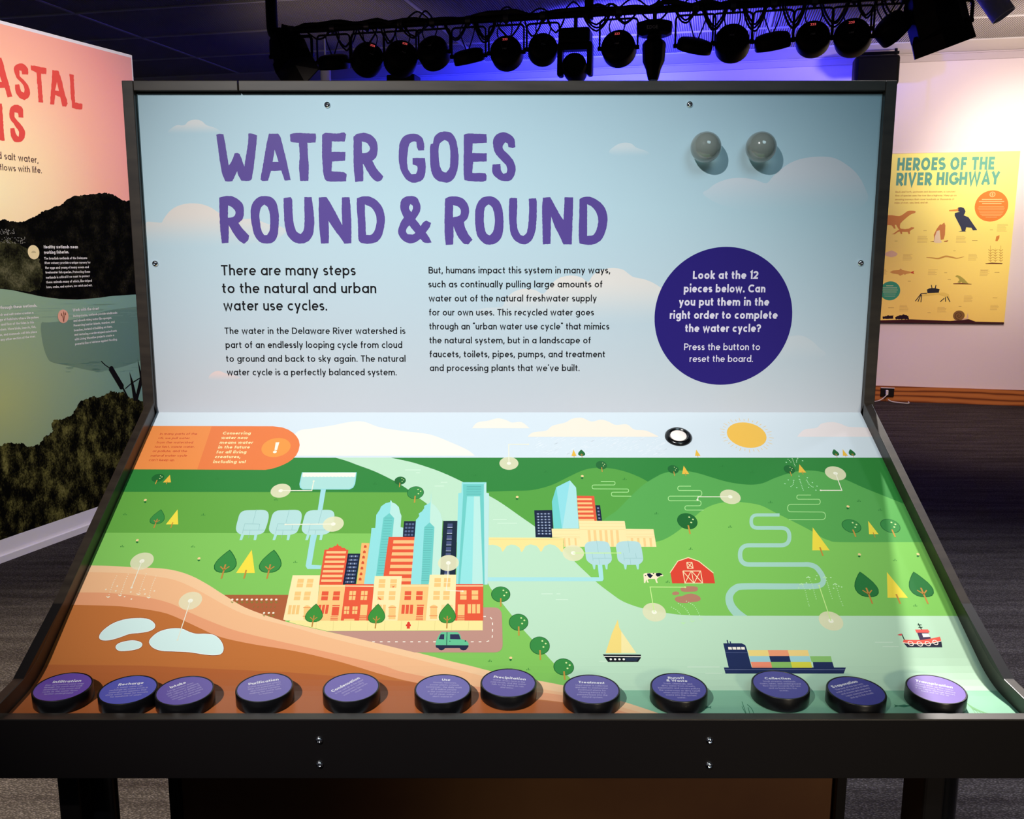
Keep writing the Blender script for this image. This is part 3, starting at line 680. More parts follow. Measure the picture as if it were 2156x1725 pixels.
# ------------------------------------------------------------------ print on the work surface
G1, G2, G3 = (52, 134, 60), (104, 170, 70), (134, 199, 94)
def SA(name, org=(0, 0), sc=1.0, label=None): return Art(sl, name, board, org, sc, pr, label)
XE = lambda y, side: (331-.4405*(y-868)-6 if side < 0 else 1811+.473*(y-868)+8)
def fit(pts):
    """keep print inside the board"""
    return pts
CREAM = (252, 240, 226)
for pts, c in (([(600, 960), (612, 930), (628, 908), (660, 902), (700, 896), (735, 889), (765, 888), (800, 900), (850, 908), (905, 915), (950, 932), (985, 948), (1000, 960)], (246, 240, 230)),
               ([(994, 902), (1005, 890), (1028, 886), (1048, 881), (1066, 885), (1078, 890), (1098, 889), (1115, 902)], (246, 238, 224)),
               ([(1111, 920), (1122, 911), (1150, 907), (1163, 897), (1190, 890), (1205, 882), (1225, 880), (1245, 888), (1265, 884), (1281, 888), (1296, 895), (1320, 894), (1336, 905), (1360, 907), (1386, 919)], (250, 236, 218)),
               ([(1679, 919), (1693, 905), (1719, 901), (1730, 892), (1753, 889), (1771, 893), (1787, 899), (1826, 901), (1833, 911), (1840, 920)], (244, 230, 228))):
    a = SA('printed_cloud'); lo = max(p[1] for p in pts); top = spline(pts, 4); a.poly(top+[(pts[-1][0], lo), (pts[0][0], lo)], c); a.build()
a = SA('printed_rain'); wz = a.lay(); k = a.mi((238, 243, 248))
for i in range(120):
    x, y = random.uniform(1125, 1400), random.uniform(923, 960); l = random.uniform(4, 12)
    for q in ribbon([(x, y), (x+l, y-l*.45)], .8): a.faces.append(([a.uv(p) for p in q], k, wz))
a.build()
a = SA('printed_sun'); c, r = a.disc((1572, 916), 41, (250, 196, 84))
for i in range(34):
    t = 2*PI*i/34; r2 = r*(1.36 if i % 2 else 1.27)
    a.quads(ribbon([(c[0]+r*1.12*math.cos(t), c[1]+r*1.12*math.sin(t)), (c[0]+r2*math.cos(t), c[1]+r2*math.sin(t))], .0012), (240, 206, 140), sl.w)
a.build()
# land
a = SA('printed_far_hills'); a.poly([(250, 964), (1900, 964), (2140, 1300), (100, 1300)], G1); a.build()
a = SA('printed_meadow'); a.poly([(220, 1036), (925, 1037), (1300, 1300), (100, 1300)], G2); a.build()
a = SA('printed_meadow'); a.poly([(180, 1122), (905, 1124), (1300, 1180), (1300, 1460), (60, 1460)], G3); a.build()
a = SA('printed_hill'); a.poly(spline([(1020, 1036), (1076, 1034), (1113, 1033), (1141, 1028), (1168, 1019), (1196, 1005), (1224, 992), (1248, 986), (1280, 986), (1308, 991), (1335, 1000), (1365, 1015), (1420, 1050)], 4)+[(1420, 1160), (1020, 1160)], (90, 163, 68)); a.build()
a = SA('printed_hill'); a.poly(spline([(1230, 1145), (1272, 1095), (1298, 1076), (1326, 1047.6), (1354, 1021.6), (1382, 1004), (1400, 996), (1431, 991), (1465, 995.6), (1496, 1004.7), (1522, 1012.5), (1548, 1018), (1579, 1021), (1605, 1018), (1631, 1007), (1657, 998), (1678, 993), (1704, 991), (1730, 994), (1756, 1002), (1782, 1011), (1820, 1028), (1860, 1044), (1905, 1062)], 4)+[(1980, 1200), (1230, 1200)], (92, 170, 84)); a.build()
a = SA('printed_hill'); a.poly(spline([(1340, 1144), (1382, 1141), (1405, 1133), (1431, 1116), (1452, 1098), (1480, 1074), (1506, 1062), (1535, 1057), (1563, 1058), (1600, 1064), (1631, 1079), (1665, 1096), (1704, 1116), (1730, 1132), (1745, 1138), (1769, 1142), (1900, 1142)], 4)+[(1975, 1142), (2100, 1320), (1150, 1320), (1150, 1144)], (132, 200, 94)); a.build()
# river and bay
path = rounded([(1160, 788), (930, 788), (930, 893), (1240, 893), (1240, 1034), (840, 1034), (840, 1190), (1350, 1190)], 90, 8)
path2 = spline([(1350, 1190), (1400, 1191), (1452, 1210), (1488, 1250), (1512, 1295), (1512, 1335), (1488, 1358), (1440, 1367)], 6)
path3 = spline([(1440, 1367), (1200, 1368), (870, 1368), (800, 1385), (762, 1425), (752, 1470), (770, 1530), (820, 1590), (900, 1650)], 6)
a = Art(sl, 'printed_stream', board, (1340, 880), 3.85, pr)
P_ = path+path2[1:]+path3[1:]; n_ = len(P_); n1_, n2_ = len(path), len(path)+len(path2)-1
a.line(P_, (170, 216, 198), [26+12*i/n1_ if i < n1_ else (38+8*(i-n1_)/(n2_-n1_) if i < n2_ else 46+26*(i-n2_)/(n_-n2_)) for i in range(n_)]); a.build()
a = SA('printed_river')
LB = [(706, 964), (730, 971), (754, 980), (789, 993), (829, 1012.5), (856, 1029), (879, 1047), (900, 1062), (925, 1085), (960, 1140), (1000, 1190)]
RB = [(822, 964), (860, 972), (888, 980), (928, 994), (974, 1015), (1029, 1044), (1057, 1060.6), (1094, 1086.6), (1126, 1109), (1170, 1142), (1210, 1183), (1233, 1205), (1259, 1229), (1288, 1251), (1312, 1267), (1351, 1281), (1402, 1291), (1441, 1295.6), (1488, 1297)]
LB2 = [(1028, 1230), (1033, 1239), (1060, 1274), (1104, 1329), (1125, 1352), (1166, 1397), (1197, 1425), (1225, 1450)]
a.poly(spline(LB, 3)+LB2+[(1260, 1475), (1330, 1503), (2150, 1507), (2150, 1480), (2040, 1297.5)]+spline(RB, 3)[::-1], (194, 228, 198)); a.build()
a = SA('printed_water_band'); a.poly([(1255, 1454), (2110, 1455), (2150, 1507), (1300, 1507)], (142, 198, 164)); a.build()  # darker teal band along the foot of the water
a = SA('printed_ripple')
for x0, x1, y in ((853, 886, 990), (876, 884, 996), (928, 942, 1016), (915, 935, 1024), (1038, 1067, 1094), (1047, 1089, 1102), (1140, 1164, 1251), (1172, 1180, 1251), (1170, 1196, 1263), (1447, 1515, 1405), (1485, 1520, 1418), (1842, 1880, 1353), (1858, 1892, 1362), (1262, 1280, 1393)):
    a.line([(x0, y), (x1, y)], (228, 246, 226), .9)
a.build()
# soil layers
a = SA('printed_ploughed_field'); a.poly([(466, 1253), (607, 1253), (600, 1312), (540, 1300), (490, 1280)], (176, 98, 60)); a.build()
S1 = [(188, 1191), (230, 1192), (276, 1194.5), (334, 1197), (369, 1202), (403, 1213), (438, 1231.6), (473, 1254), (517, 1280), (580, 1303), (628, 1316), (688, 1330), (785, 1352), (872, 1373), (942, 1391), (990, 1402.5), (1031, 1413), (1080, 1424), (1187, 1444), (1255, 1462), (1325, 1482), (1400, 1507)]
S2 = [(182, 1205), (230, 1206), (276, 1208), (320, 1213), (372, 1223), (424, 1247), (476, 1276), (527, 1298), (620, 1322), (700, 1345), (850, 1382), (1000, 1420), (1100, 1444), (1220, 1466), (1370, 1507)]
S3 = [(158, 1248), (229, 1249), (307, 1258), (359, 1271), (398, 1289.6), (450, 1311.7), (502, 1330), (580, 1349), (676, 1370.5), (797, 1399.5), (845, 1415), (920, 1430), (1000, 1446), (1100, 1456), (1190, 1466), (1340, 1507)]
S4 = [(149, 1274), (242, 1276.6), (294, 1282), (346, 1291), (385, 1306.5), (424, 1324.7), (463, 1341.6), (527, 1356), (620, 1371.4), (700, 1390), (749, 1404), (808, 1421.7), (878, 1438.5), (1017, 1459), (1131, 1473), (1185, 1479.5), (1260, 1493), (1308, 1507)]
for nm, sp_, c in (('printed_soil_layer', S1, (250, 204, 158)), ('printed_soil_layer', S2, (248, 190, 142)), ('printed_soil_layer', S3, (240, 164, 120)), ('printed_soil_layer', S4, (200, 118, 60))):
    a = SA(nm); a.poly([(sp_[0][0]-60, sp_[0][1])]+spline(sp_, 4)+[(10, 1507), (60, 1440)], c); a.build()
a = SA('printed_soil_layer'); a.poly([(70, 1399), (86, 1400), (300, 1402), (605, 1416), (860, 1436), (1010, 1460), (1120, 1474), (1185, 1481), (1260, 1495), (1300, 1507), (10, 1507)], (188, 104, 56)); a.build()
def c7(name): return SA(name, (60, 1200), 3.85)
for P_ in ([(575, 545), (600, 500), (680, 440), (780, 405), (880, 395), (970, 402), (1022, 440), (1018, 475), (970, 500), (900, 512), (820, 520), (740, 548), (660, 570), (595, 570)],
           [(708, 632), (730, 600), (800, 580), (860, 576), (912, 592), (920, 615), (890, 640), (820, 655), (740, 658)],
           [(980, 590), (1000, 550), (1060, 505), (1150, 480), (1240, 480), (1300, 505), (1360, 522), (1440, 522), (1510, 535), (1560, 580), (1580, 640), (1560, 682), (1500, 692), (1420, 686), (1300, 668), (1180, 662), (1080, 657), (1010, 632)]):
    a = c7('printed_groundwater'); q = spline(P_, 4, True)
    a.line(q, (130, 60, 36), 11, closed=True); a.poly(q, (222, 246, 240)); a.line(q, (250, 250, 244), 5, closed=True); a.build()
# orange notice
c8 = lambda name: SA(name, (240, 820), 4.9)
a = c8('printed_notice')
a.poly([(370, 378), (1640, 381), (1740, 394), (1800, 417), (1850, 450), (1885, 487), (1908, 527), (1916, 575), (1905, 630), (1880, 682), (1840, 723), (1795, 755), (1740, 782), (1680, 805), (1620, 822), (1560, 831), (180, 826)], (240, 128, 70))
a.poly([(370, 378), (1009, 380), (858, 828), (180, 826)], (246, 146, 76)); a.disc((1672, 600), 148, (249, 156, 72)); a.build()
a = c8('printed_text')
block(a, [("In many parts of the", 472, 855, 470), ("US, we pull water", 456, 778, 514), ("from the watershed", 436, 812, 558), ("too fast, waste water,", 416, 830, 603), ("or pollute, and the", 396, 750, 648), ("natural water cycle", 376, 750, 694), ("can't keep up.", 358, 626, 740)], (200, 62, 44), .1)
block(a, [("Conserving", 1120, 1408, 466), ("water now", 1104, 1378, 514), ("means water", 1088, 1430, 562), ("in the future", 1072, 1398, 611), ("for all living", 1054, 1363, 661), ("creatures,", 1038, 1303, 711), ("including us!", 1020, 1355, 762)], (252, 232, 170), .15)
a.poly([(1668, 548), (1706, 546), (1682, 628), (1656, 628)], (255, 250, 226)); a.disc((1660, 646), 20, (255, 250, 226)); a.build()

# plants
def local(a, base, top_y, wpx):
    u0, v0 = a.uv(base); v1 = a.ch.uv(*a.px((base[0], top_y)))[1]; b = a.uv((base[0]+wpx, base[1])); return u0, v0, abs(v1-v0), abs(b[0]-u0)
GD, GT, TR = (34, 112, 60), (40, 118, 60), (196, 138, 66)
def drop_tree(x, y, ty, wpx, c=(58, 140, 70)):
    a = SA('printed_leaf_tree'); u, v, h, w_ = local(a, (x, y), ty, wpx); H = h*.8; b = v+h*.2
    out = []
    half = [(0, 1), (.12, .9), (.27, .74), (.4, .58), (.48, .42), (.5, .3), (.45, .16), (.33, .06), (.17, .01), (0, 0)]
    out = [(u+p*w_, b+q*H) for p, q in half]+[(u-p*w_, b+q*H) for p, q in half[-2:0:-1]]
    a.polyuv([out], (34, 104, 50)); i_ = .93
    cx, cy = u, b+H*.42; a.polyuv([[(cx+(p-cx)*i_, cy+(q-cy)*i_) for p, q in out]], c)
    tw = w_*.07
    wz = a.lay()
    for q in ribbon([(u, v), (u, b+H*.36)], tw)+ribbon([(u-w_*.2, b+H*.27), (u, b+H*.12), (u+w_*.2, b+H*.27)], tw*.75): a.faces.append((q, a.mi(TR), wz))
    a.build()
def cone_tree(x, y, ty, wpx, c=(248, 222, 78)):
    a = SA('printed_cone_tree'); u, v, h, w_ = local(a, (x, y), ty, wpx); b = v+h*.19
    a.polyuv([[(u-w_/2, b), (u+w_/2, b), (u, v+h)]], c); a.quads(ribbon([(u, v), (u, b+h*.11)], w_*.085), (200, 142, 60)); a.build()
def round_tree(x, y, ty, wpx, c=(60, 146, 74)):
    a = SA('printed_round_tree'); u, v, h, w_ = local(a, (x, y), ty, wpx); R_ = w_/2; ry = h*.39
    cy = v+h-ry
    a.polyuv([ell(u, cy, R_, ry)], (30, 98, 48)); a.polyuv([ell(u, cy, R_*.94, ry*.94)], c)
    a.quads(ribbon([(u, v), (u, cy-ry*.5)], w_*.075), (204, 150, 66))
    wz = a.lay()
    for p, q in ((.28, .5), (.6, .22), (.36, -.16)): a.faces.append((ell(u+p*R_, cy+q*ry, R_*.1, R_*.1, 8), a.mi((220, 240, 160)), wz))
    a.build()
for t in ((324, 1112, 1073, 31), (466, 1219, 1158, 48), (562, 1219, 1158, 48), (1225.5, 964, 947, 15), (1763, 963.5, 946, 14), (1797.7, 963.5, 946, 14), (1837, 1272, 1204, 50), (1954, 1272, 1204, 51)):
    drop_tree(*t, c=(34, 106, 52) if t[1] < 970 else ((44, 120, 60) if t[0] > 1500 else (62, 142, 68)))
for t in ((350, 1020, 1000, 17), (359.5, 1112, 1073, 26), (513.6, 1219, 1158, 40), (1209, 964, 947, 11), (1444.4, 1002.6, 981, 15), (1470, 963.6, 947, 12), (1691, 999.5, 978, 16), (1781.6, 963.5, 946, 11), (1732.7, 1171, 1111, 37), (1842.6, 1132, 1097, 20), (1895.5, 1272, 1205, 43)): cone_tree(*t, c=(240, 190, 70) if t[1] < 1021 else (248, 224, 74))
for t in ((327, 1020, 998, 26), (841, 1026, 1004, 24), (872.7, 1059, 1024.5, 36), (1054.4, 1278, 1235.5, 41), (1092.5, 1339, 1293, 41.5), (1137.7, 1390, 1341, 43), (1189, 1432, 1387, 44), (1268, 994, 971, 23), (1420.5, 1002.6, 980, 23), (1666.8, 1003, 980, 23), (1453, 1125, 1081, 43), (1801.8, 1131, 1094, 40), (1885, 1131.4, 1093, 41)):
    round_tree(*t, c=(36, 106, 50) if t[1] < 1030 or t[0] == 1453 else (60, 142, 70))
a = SA('printed_grass_tuft')
for x, y in ((457, 1009), (263, 1084), (428, 1085), (581, 1053), (257, 1151.6), (406, 1152), (621.5, 1185), (789, 1020), (1001, 1002.5), (1149, 995), (1315, 1010), (1382, 1082.5), (1521, 983), (1583.6, 996), (1622, 1059), (1537, 1110.6), (1454, 1157), (1808, 1056), (1853, 1075), (1884, 1181), (1405.7, 1226.5), (1926.7, 1276.5), (1031, 1393), (1112, 1411)):
    for dx, h_ in ((-3.2, 2.2), (0, 4.6), (3.2, 1.8)): a.line([(x+dx, y+1), (x+dx+.4, y+1-h_)], (44, 122, 52), 1.3)
a.build()
for x, y in ((305.6, 1057.5), (288.7, 1142), (418.6, 1180.4), (1088.6, 1051), (1225.6, 1007), (1785, 1071), (1809, 1172), (1932.5, 1171.5), (1075, 1390)):
    a = SA('printed_flower'); a.line([(x-2.6, y), (x+2.6, y)], (24, 104, 52), 2.2); a.line([(x, y+2.2), (x, y-2.5)], (24, 104, 52), 1.6); a.disc((x+.4, y-4.2), 3.2, (250, 214, 150), 10); a.build()
a = SA('printed_crop_row')
for i in range(10):
    x = 489+i*10.3; a.line([(x-2.5, 1267), (x, 1270), (x+2.5, 1267)], (120, 140, 60), 1.3); a.disc((x, 1263), 2.6, (252, 240, 214), 10)
for x in (556, 566, 575.5): a.line([(x-2.5, 1295), (x, 1298), (x+2.5, 1295)], (120, 140, 60), 1.3); a.disc((x, 1291.3), 2.5, (252, 240, 214), 10)
for i in range(6): a.line([(533+i*9, 1280), (535+i*9, 1277)], (130, 130, 60), 1)
a.build()
# streams
c3 = lambda name: SA(name, (1020, 940), 5.39)
c4 = lambda name: SA(name, (1340, 880), 3.85)
c5 = lambda name: SA(name, (1340, 1140), 3.85)
LG = (172, 228, 146)
a = c3('printed_brook'); a.line(rounded([(1320, 400), (1482, 400), (1482, 440), (1222, 440), (1222, 484), (1636, 486), (1636, 522), (1440, 522), (1440, 566), (1665, 568)], 22), LG, 8); a.build()
a = c4('printed_brook'); a.line(rounded([(442, 555), (335, 555), (335, 590), (530, 590), (530, 636), (258, 636), (258, 673), (524, 673), (524, 714), (393, 714), (393, 749), (545, 749)], 22), LG, 6); a.build()
a = c4('printed_brook'); a.line(rounded([(1415, 627), (1300, 627), (1300, 661), (1490, 661), (1490, 702), (1225, 702), (1225, 763), (1532, 765), (1532, 826), (1235, 826)], 34), LG, 6); a.build()
# town, water works, farm, boats ----------------------------------------------------------
WB = (172, 224, 222)
c2 = lambda name, l=None: SA(name, (580, 980), 4.312, l)
c1 = lambda name: SA(name, (160, 980), 4.312)
a = c2('printed_pipe')
a.poly([(325, 605), (378, 605), (328, 905), (418, 910), (410, 943), (290, 943), (274, 915)], (166, 220, 222)); a.build(); a = c2('printed_pipe'); a.poly([(412, 218), (458, 218), (425, 412), (383, 412)], (166, 220, 222))
a.build(); a = c2('printed_reservoir')
a.poly([(240, 64), (738, 64), (724, 170), (705, 205), (670, 221), (248, 221), (222, 204), (217, 170)], (150, 216, 218)); a.poly([(247, 66), (729, 66), (716, 165), (698, 200), (668, 214), (252, 214), (230, 199), (226, 170)], (176, 222, 214))
wv_ = [(725, 104)]+[(725-i*16, 104+(4 if i % 2 else -1)) for i in range(1, 30)]+[(243, 104)]
a.poly([(249, 68), (729, 68)]+wv_, (253, 248, 226)); a.build()
def basin(a, dx=0, mir=False):
    P_ = [(1545, 410), (1700, 405), (1735, 420), (1750, 450), (1748, 490), (1718, 588), (1695, 614), (1645, 632), (1508, 632), (1468, 612), (1450, 580), (1478, 468), (1505, 430)]
    a.poly([(1500, 628), (1527, 628), (1508, 680), (1484, 680)], (176, 222, 210)); sh = lambda q: [(x+dx, y) for x, y in q]
def basins(name, base, legs, inner, dxs, fac, c=(190, 228, 224)):
    a = fac(name)
    for dx in dxs:
        sh = lambda q: [(x+dx, y) for x, y in q]
        for l in legs: a.poly(sh(l), (172, 222, 216))
        a.poly(sh(base), (*c, .93), smooth=3)
        for l in inner: a.line(sh(l), (140, 186, 186), 3)
    a.build()
basins('printed_settling_tank', [(1530, 412), (1620, 407), (1700, 406), (1738, 422), (1750, 460), (1740, 520), (1716, 588), (1694, 616), (1640, 633), (1570, 634), (1508, 632), (1468, 612), (1452, 575), (1468, 500), (1488, 440)],
       [[(1500, 628), (1527, 628), (1508, 680), (1484, 680)], [(1620, 628), (1647, 628), (1635, 680), (1612, 680)]],
       [[(1638, 402), (1604, 530)], [(1510, 620), (1532, 532), (1668, 535), (1660, 585)], [(1515, 588), (1708, 588)], [(1580, 592), (1566, 662)]], (0, 300, 597), c1)
a = c1('printed_pipe'); a.poly([(2147, 632), (2190, 632), (2160, 760), (2120, 760)], (166, 220, 222)); a.build()
a = c3('printed_pipe'); a.poly([(20, 1487), (1300, 1487), (1283, 1330), (1335, 1330), (1352, 1510), (1340, 1530), (1310, 1533), (20, 1533)], (172, 226, 226)); a.build()
a = c3('printed_bridge')
a.poly([(48, 1035), (895, 1040), (897, 1200), (872, 1200), (842, 1160), (800, 1125), (737, 1112), (680, 1135), (652, 1190), (638, 1200), (618, 1160), (590, 1130), (522, 1113), (465, 1135), (432, 1195), (418, 1200), (397, 1150), (350, 1122), (302, 1116), (250, 1135), (215, 1190), (202, 1198), (185, 1150), (140, 1127), (92, 1118), (48, 1122)], (250, 226, 150))
a.line([(48, 1058), (893, 1062)], (240, 196, 116), 3); a.build()
NV = (30, 38, 62)
def windows(a, quad, nx, ny, c, fx=.7, fy=.55, mx_=.1, my=.08):
    A_, B_, C_, D_ = [Vector(p) for p in quad]; wz = a.lay(); k = a.mi(c)
    def P_(s_, t): return tuple((A_*(1-s_)+B_*s_)*(1-t)+(D_*(1-s_)+C_*s_)*t)
    for i in range(nx):
        for j in range(ny):
            s0 = mx_+(1-2*mx_)*(i+(1-fx)/2)/nx; s1 = s0+(1-2*mx_)*fx/nx; t0 = my+(1-2*my)*(j+(1-fy)/2)/ny; t1 = t0+(1-2*my)*fy/ny
            a.faces.append(([a.uv(P_(s0, t0)), a.uv(P_(s1, t0)), a.uv(P_(s1, t1)), a.uv(P_(s0, t1))], k, wz))
a = c3('printed_tower'); q = [(565, 728), (768, 725), (785, 1036), (580, 1034)]; a.poly(q, NV); windows(a, q, 4, 8, (78, 92, 128), .82, .5); windows(a, q, 4, 8, (176, 186, 204), .3, .45); a.build()
a = c3('printed_tower'); a.poly([(1050, 562), (1245, 565), (1275, 850), (1068, 850)], (232, 92, 62))
for i in range(6): y = 590+i*47; a.poly([(1050+i*3, y), (1215+i*6, y), (1218+i*6, y+22), (1052+i*3, y+22)], (250, 196, 130))
a.build()
a = c3('printed_tower'); q = [(1258, 670), (1312, 670), (1335, 850), (1280, 850)]; a.poly(q, NV); windows(a, q, 1, 4, (120, 130, 160), .5, .5); a.build()
a = c3('printed_glass_tower'); a.poly([(815, 465), (765, 630), (785, 934), (885, 934), (850, 720)], (116, 208, 204)); a.poly([(815, 465), (970, 388), (900, 934), (880, 934), (850, 720)], (148, 220, 226)); a.poly([(970, 388), (1040, 470), (1072, 934), (885, 934)], (176, 226, 226)); a.build()
a = c3('printed_museum')
MC, MS = (251, 230, 170), (247, 206, 140)
a.poly([(762, 936), (1078, 936), (1097, 1142), (903, 1142), (895, 1040), (770, 1036)], MC); a.poly([(1598, 938), (1918, 942), (1935, 1040), (1952, 1142), (1625, 1142)], MC); a.poly([(1068, 846), (1590, 848), (1606, 945), (1628, 1142), (1095, 1142)], MC)
for y in (960, 998, 1025): a.line([(775, y), (1082, y)], MS, 3); a.line([(1605, y), (1925+(y-960)*.1, y)], MS, 3)
for y in (875, 912, 948): a.line([(1072, y), (1600, y)], MS, 3)
a.line([(905, 1040), (1090, 1040)], MS, 3); a.line([(1616, 1040), (1935, 1040)], MS, 3)
for x in (1170, 1235, 1300, 1362, 1425, 1490): a.poly([(x, 952), (x+30, 952), (x+45, 1140), (x+15, 1140)], MS)
for x in (895, 948, 1020): a.poly([(x, 1042), (x+22, 1042), (x+28, 1140), (x+8, 1140)], MS)
for x in (1660, 1730, 1800, 1870): a.poly([(x, 1042), (x+26, 1042), (x+36, 1140), (x+10, 1140)], MS)
a.build()
basins('printed_settling_tank', [(1175, 1088), (1255, 1077), (1350, 1079), (1400, 1095), (1424, 1140), (1440, 1230), (1445, 1290), (1420, 1328), (1380, 1345), (1300, 1348), (1230, 1345), (1180, 1315), (1155, 1280), (1145, 1200), (1138, 1130)],
       [[(1222, 1340), (1262, 1340), (1255, 1398), (1238, 1398)], [(1362, 1340), (1400, 1340), (1395, 1398), (1378, 1398)]],
       [[(1272, 1065), (1292, 1210)], [(1222, 1215), (1232, 1300)], [(1360, 1215), (1368, 1272)], [(1232, 1272), (1442, 1272)], [(1298, 1275), (1305, 1345)]], (0, 355), c3, (188, 224, 226))
TQ, TL, TD = (150, 222, 220), (188, 230, 220), (112, 202, 194)
RD, OR = (232, 90, 60), (248, 196, 124)
a = c2('printed_tower'); q = [(1168, 508), (1277, 508), (1262, 660), (1153, 660)]; a.poly(q, NV); windows(a, q, 3, 4, (92, 106, 140), .7, .55); a.build()
a = c2('printed_tower'); a.poly([(1525, 505), (1652, 505), (1635, 1002), (1494, 1002)], (30, 44, 60))
for i in range(9): y = 530+i*53; x = 1563-i*3.4; a.poly([(x, y), (x+46, y), (x+44, y+35), (x-2, y+35)], (72, 82, 120)); a.line([(x-3, y+36), (x+44, y+36)], (200, 206, 220), 4)
a.build()
a = c2('printed_glass_tower')
a.poly([(1692, 155), (1915, 155), (1915, 250), (1938, 255), (1940, 350), (1926, 1085), (1640, 1085), (1650, 600), (1660, 255), (1688, 250)], TQ)
a.poly([(1893, 175), (1915, 157), (1915, 250), (1938, 255), (1940, 350), (1926, 1085), (1899, 1085)], (190, 228, 222))
a.poly([(1703, 173), (1892, 173), (1890, 260), (1898, 1085), (1884, 1085), (1856, 283), (1740, 283), (1674, 1085), (1658, 1085), (1704, 270)], TD)
a.poly([(1740, 283), (1802, 283), (1786, 1085), (1674, 1085)], (152, 226, 222)); a.poly([(1802, 283), (1856, 283), (1884, 1085), (1786, 1085)], (188, 232, 222))
for i in range(6): a.line([(1736-i*.5, 193+i*15), (1868, 193+i*15)], (84, 168, 162), 4)
a.build()
a = c2('printed_glass_tower')
a.poly([(1048, 315), (1060, 338), (1090, 350), (1120, 380), (1132, 430), (1144, 460), (1136, 562), (1160, 568), (1150, 800), (1000, 1085), (800, 1085), (866, 640), (872, 570), (906, 570), (915, 452), (948, 402), (958, 375), (1000, 345), (1038, 336)], TQ)
a.poly([(1048, 315), (1060, 338), (1090, 350), (1120, 380), (1132, 430), (1144, 460), (1136, 562), (1160, 568), (1150, 800), (1040, 800), (1062, 480), (1038, 435), (1044, 400)], TL)
a.poly([(1035, 435), (1077, 480), (1060, 660), (985, 1010), (912, 1010), (980, 478)], TD)
for i in range(22): y = 480+i*24; x = 990-i*3.1; a.line([(x, y), (x+74-i*.5, y)], (88, 170, 164), 3.5)
a.build()
a = c2('printed_tower'); a.poly([(1028, 652), (1264, 652), (1228, 1085), (970, 1085)], RD)
for i, (y, x0) in enumerate(((682, 1072), (736, 1065), (792, 1058), (848, 1050), (905, 1043), (963, 1036), (1026, 1028))): a.poly([(x0, y), (1260-i*4, y), (1258-i*4, y+29), (x0-4, y+29)], (250, 192, 128))
a.build()
a = c2('printed_glass_tower')
a.poly([(1414, 240), (1419, 345), (1450, 370), (1480, 408), (1500, 440), (1508, 480), (1517, 496), (1496, 1002), (1400, 1085), (1228, 1085), (1276, 495), (1292, 480), (1306, 460), (1300, 440), (1330, 420), (1350, 392), (1350, 370), (1376, 356), (1406, 340)], TQ)
a.poly([(1414, 240), (1419, 345), (1450, 370), (1480, 408), (1500, 440), (1508, 480), (1517, 496), (1496, 1002), (1402, 1010), (1442, 565), (1402, 520), (1406, 400)], (196, 232, 214))
a.poly([(1399, 520), (1443, 562), (1418, 1002), (1385, 1085), (1322, 1085), (1350, 565)], TD)
for i in range(24): y = 565+i*21; x = 1356-i*1.4; a.line([(x, y), (x+76-i*.4, y)], (88, 170, 164), 3.5)
a.build()
a = c2('printed_tower'); a.poly([(445, 768), (478, 766), (490, 750), (518, 748), (534, 735), (552, 733), (563, 712), (576, 733), (596, 737), (602, 750), (630, 752), (645, 768), (662, 768), (614, 1088), (395, 1088)], RD)
for i in range(7): y = 780+i*43; a.poly([(464-i*8, y), (642-i*6.5, y), (639-i*6.5, y+22), (461-i*8, y+22)], (250, 196, 134))
a.build()
a = c2('printed_tower'); q = [(658, 803), (770, 803), (729, 1084), (611, 1084)]; a.poly(q, NV); windows(a, q, 3, 8, (82, 98, 134), .72, .5, .1, .03); windows(a, q, 2, 8, (190, 198, 214), .2, .45, .2, .03); a.build()
a = c2('printed_tower'); a.poly([(782, 706), (854, 708), (803, 1086), (736, 1086)], (247, 186, 112))
for x, y in ((815, 737), (807, 785), (800, 833), (793, 883), (785, 933), (777, 985), (769, 1033)): a.poly([(x-13, y+14), (x-11, y-4), (x, y-13), (x+12, y-4), (x+12, y+14)], (214, 84, 52))
a.build()
c6 = lambda name: SA(name, (580, 1180), 4.146)
a = c6('printed_road')
a.poly(rounded([(1700, 412), (1975, 412), (1985, 806), (1240, 806)], 75)+[(1215, 806), (900, 728), (450, 620), (1700, 616)], (196, 148, 134))
for i in range(9): a.line([(845+i*66.5, 713), (868+i*66.5, 713)], (254, 244, 228), 8)
for x0, y0, x1, y1 in ((1815, 492, 1836, 492), (1875, 498, 1890, 516), (1895, 545, 1895, 568), (1895, 602, 1895, 624), (1894, 656, 1891, 678), (1866, 704, 1842, 712), (1797, 713, 1774, 713), (1730, 713, 1706, 713)): a.line([(x0, y0), (x1, y1)], (254, 244, 228), 8)
a.build()
a = c6('printed_pavement'); a.poly([(130, 525), (1809, 525), (1809, 613), (452, 619), (200, 562), (120, 540)], (250, 232, 156))
for x in (352, 502, 652, 802, 950, 1095, 1242, 1388, 1535, 1682): a.line([(x+6, 532), (x, 612)], (232, 208, 132), 3)
a.build()
CR_, ORN, REDH = (252, 232, 174), (248, 200, 128), (234, 92, 62)
WO_ = (247, 200, 126)
def house(quad, c, items):
    a = c6('printed_row_house'); a.poly(quad, c)
    for it in items: a.poly(it[0], it[1])
    a.build()
def wn(x, y, w_, h_, c, dx=-6, bar=True, bc=None, cross=False):
    r_ = [([(x, y), (x+w_, y), (x+w_+dx*h_/75, y+h_), (x+dx*h_/75, y+h_)], c)]
    if bar: r_.append(([(x+dx*.4, y+h_*.47), (x+w_+dx*.4, y+h_*.47), (x+w_+dx*.5, y+h_*.55), (x+dx*.5, y+h_*.55)], bc))
    if cross: r_.append(([(x+w_*.46, y), (x+w_*.56, y), (x+w_*.56+dx*h_/75, y+h_), (x+w_*.46+dx*h_/75, y+h_)], bc))
    return r_
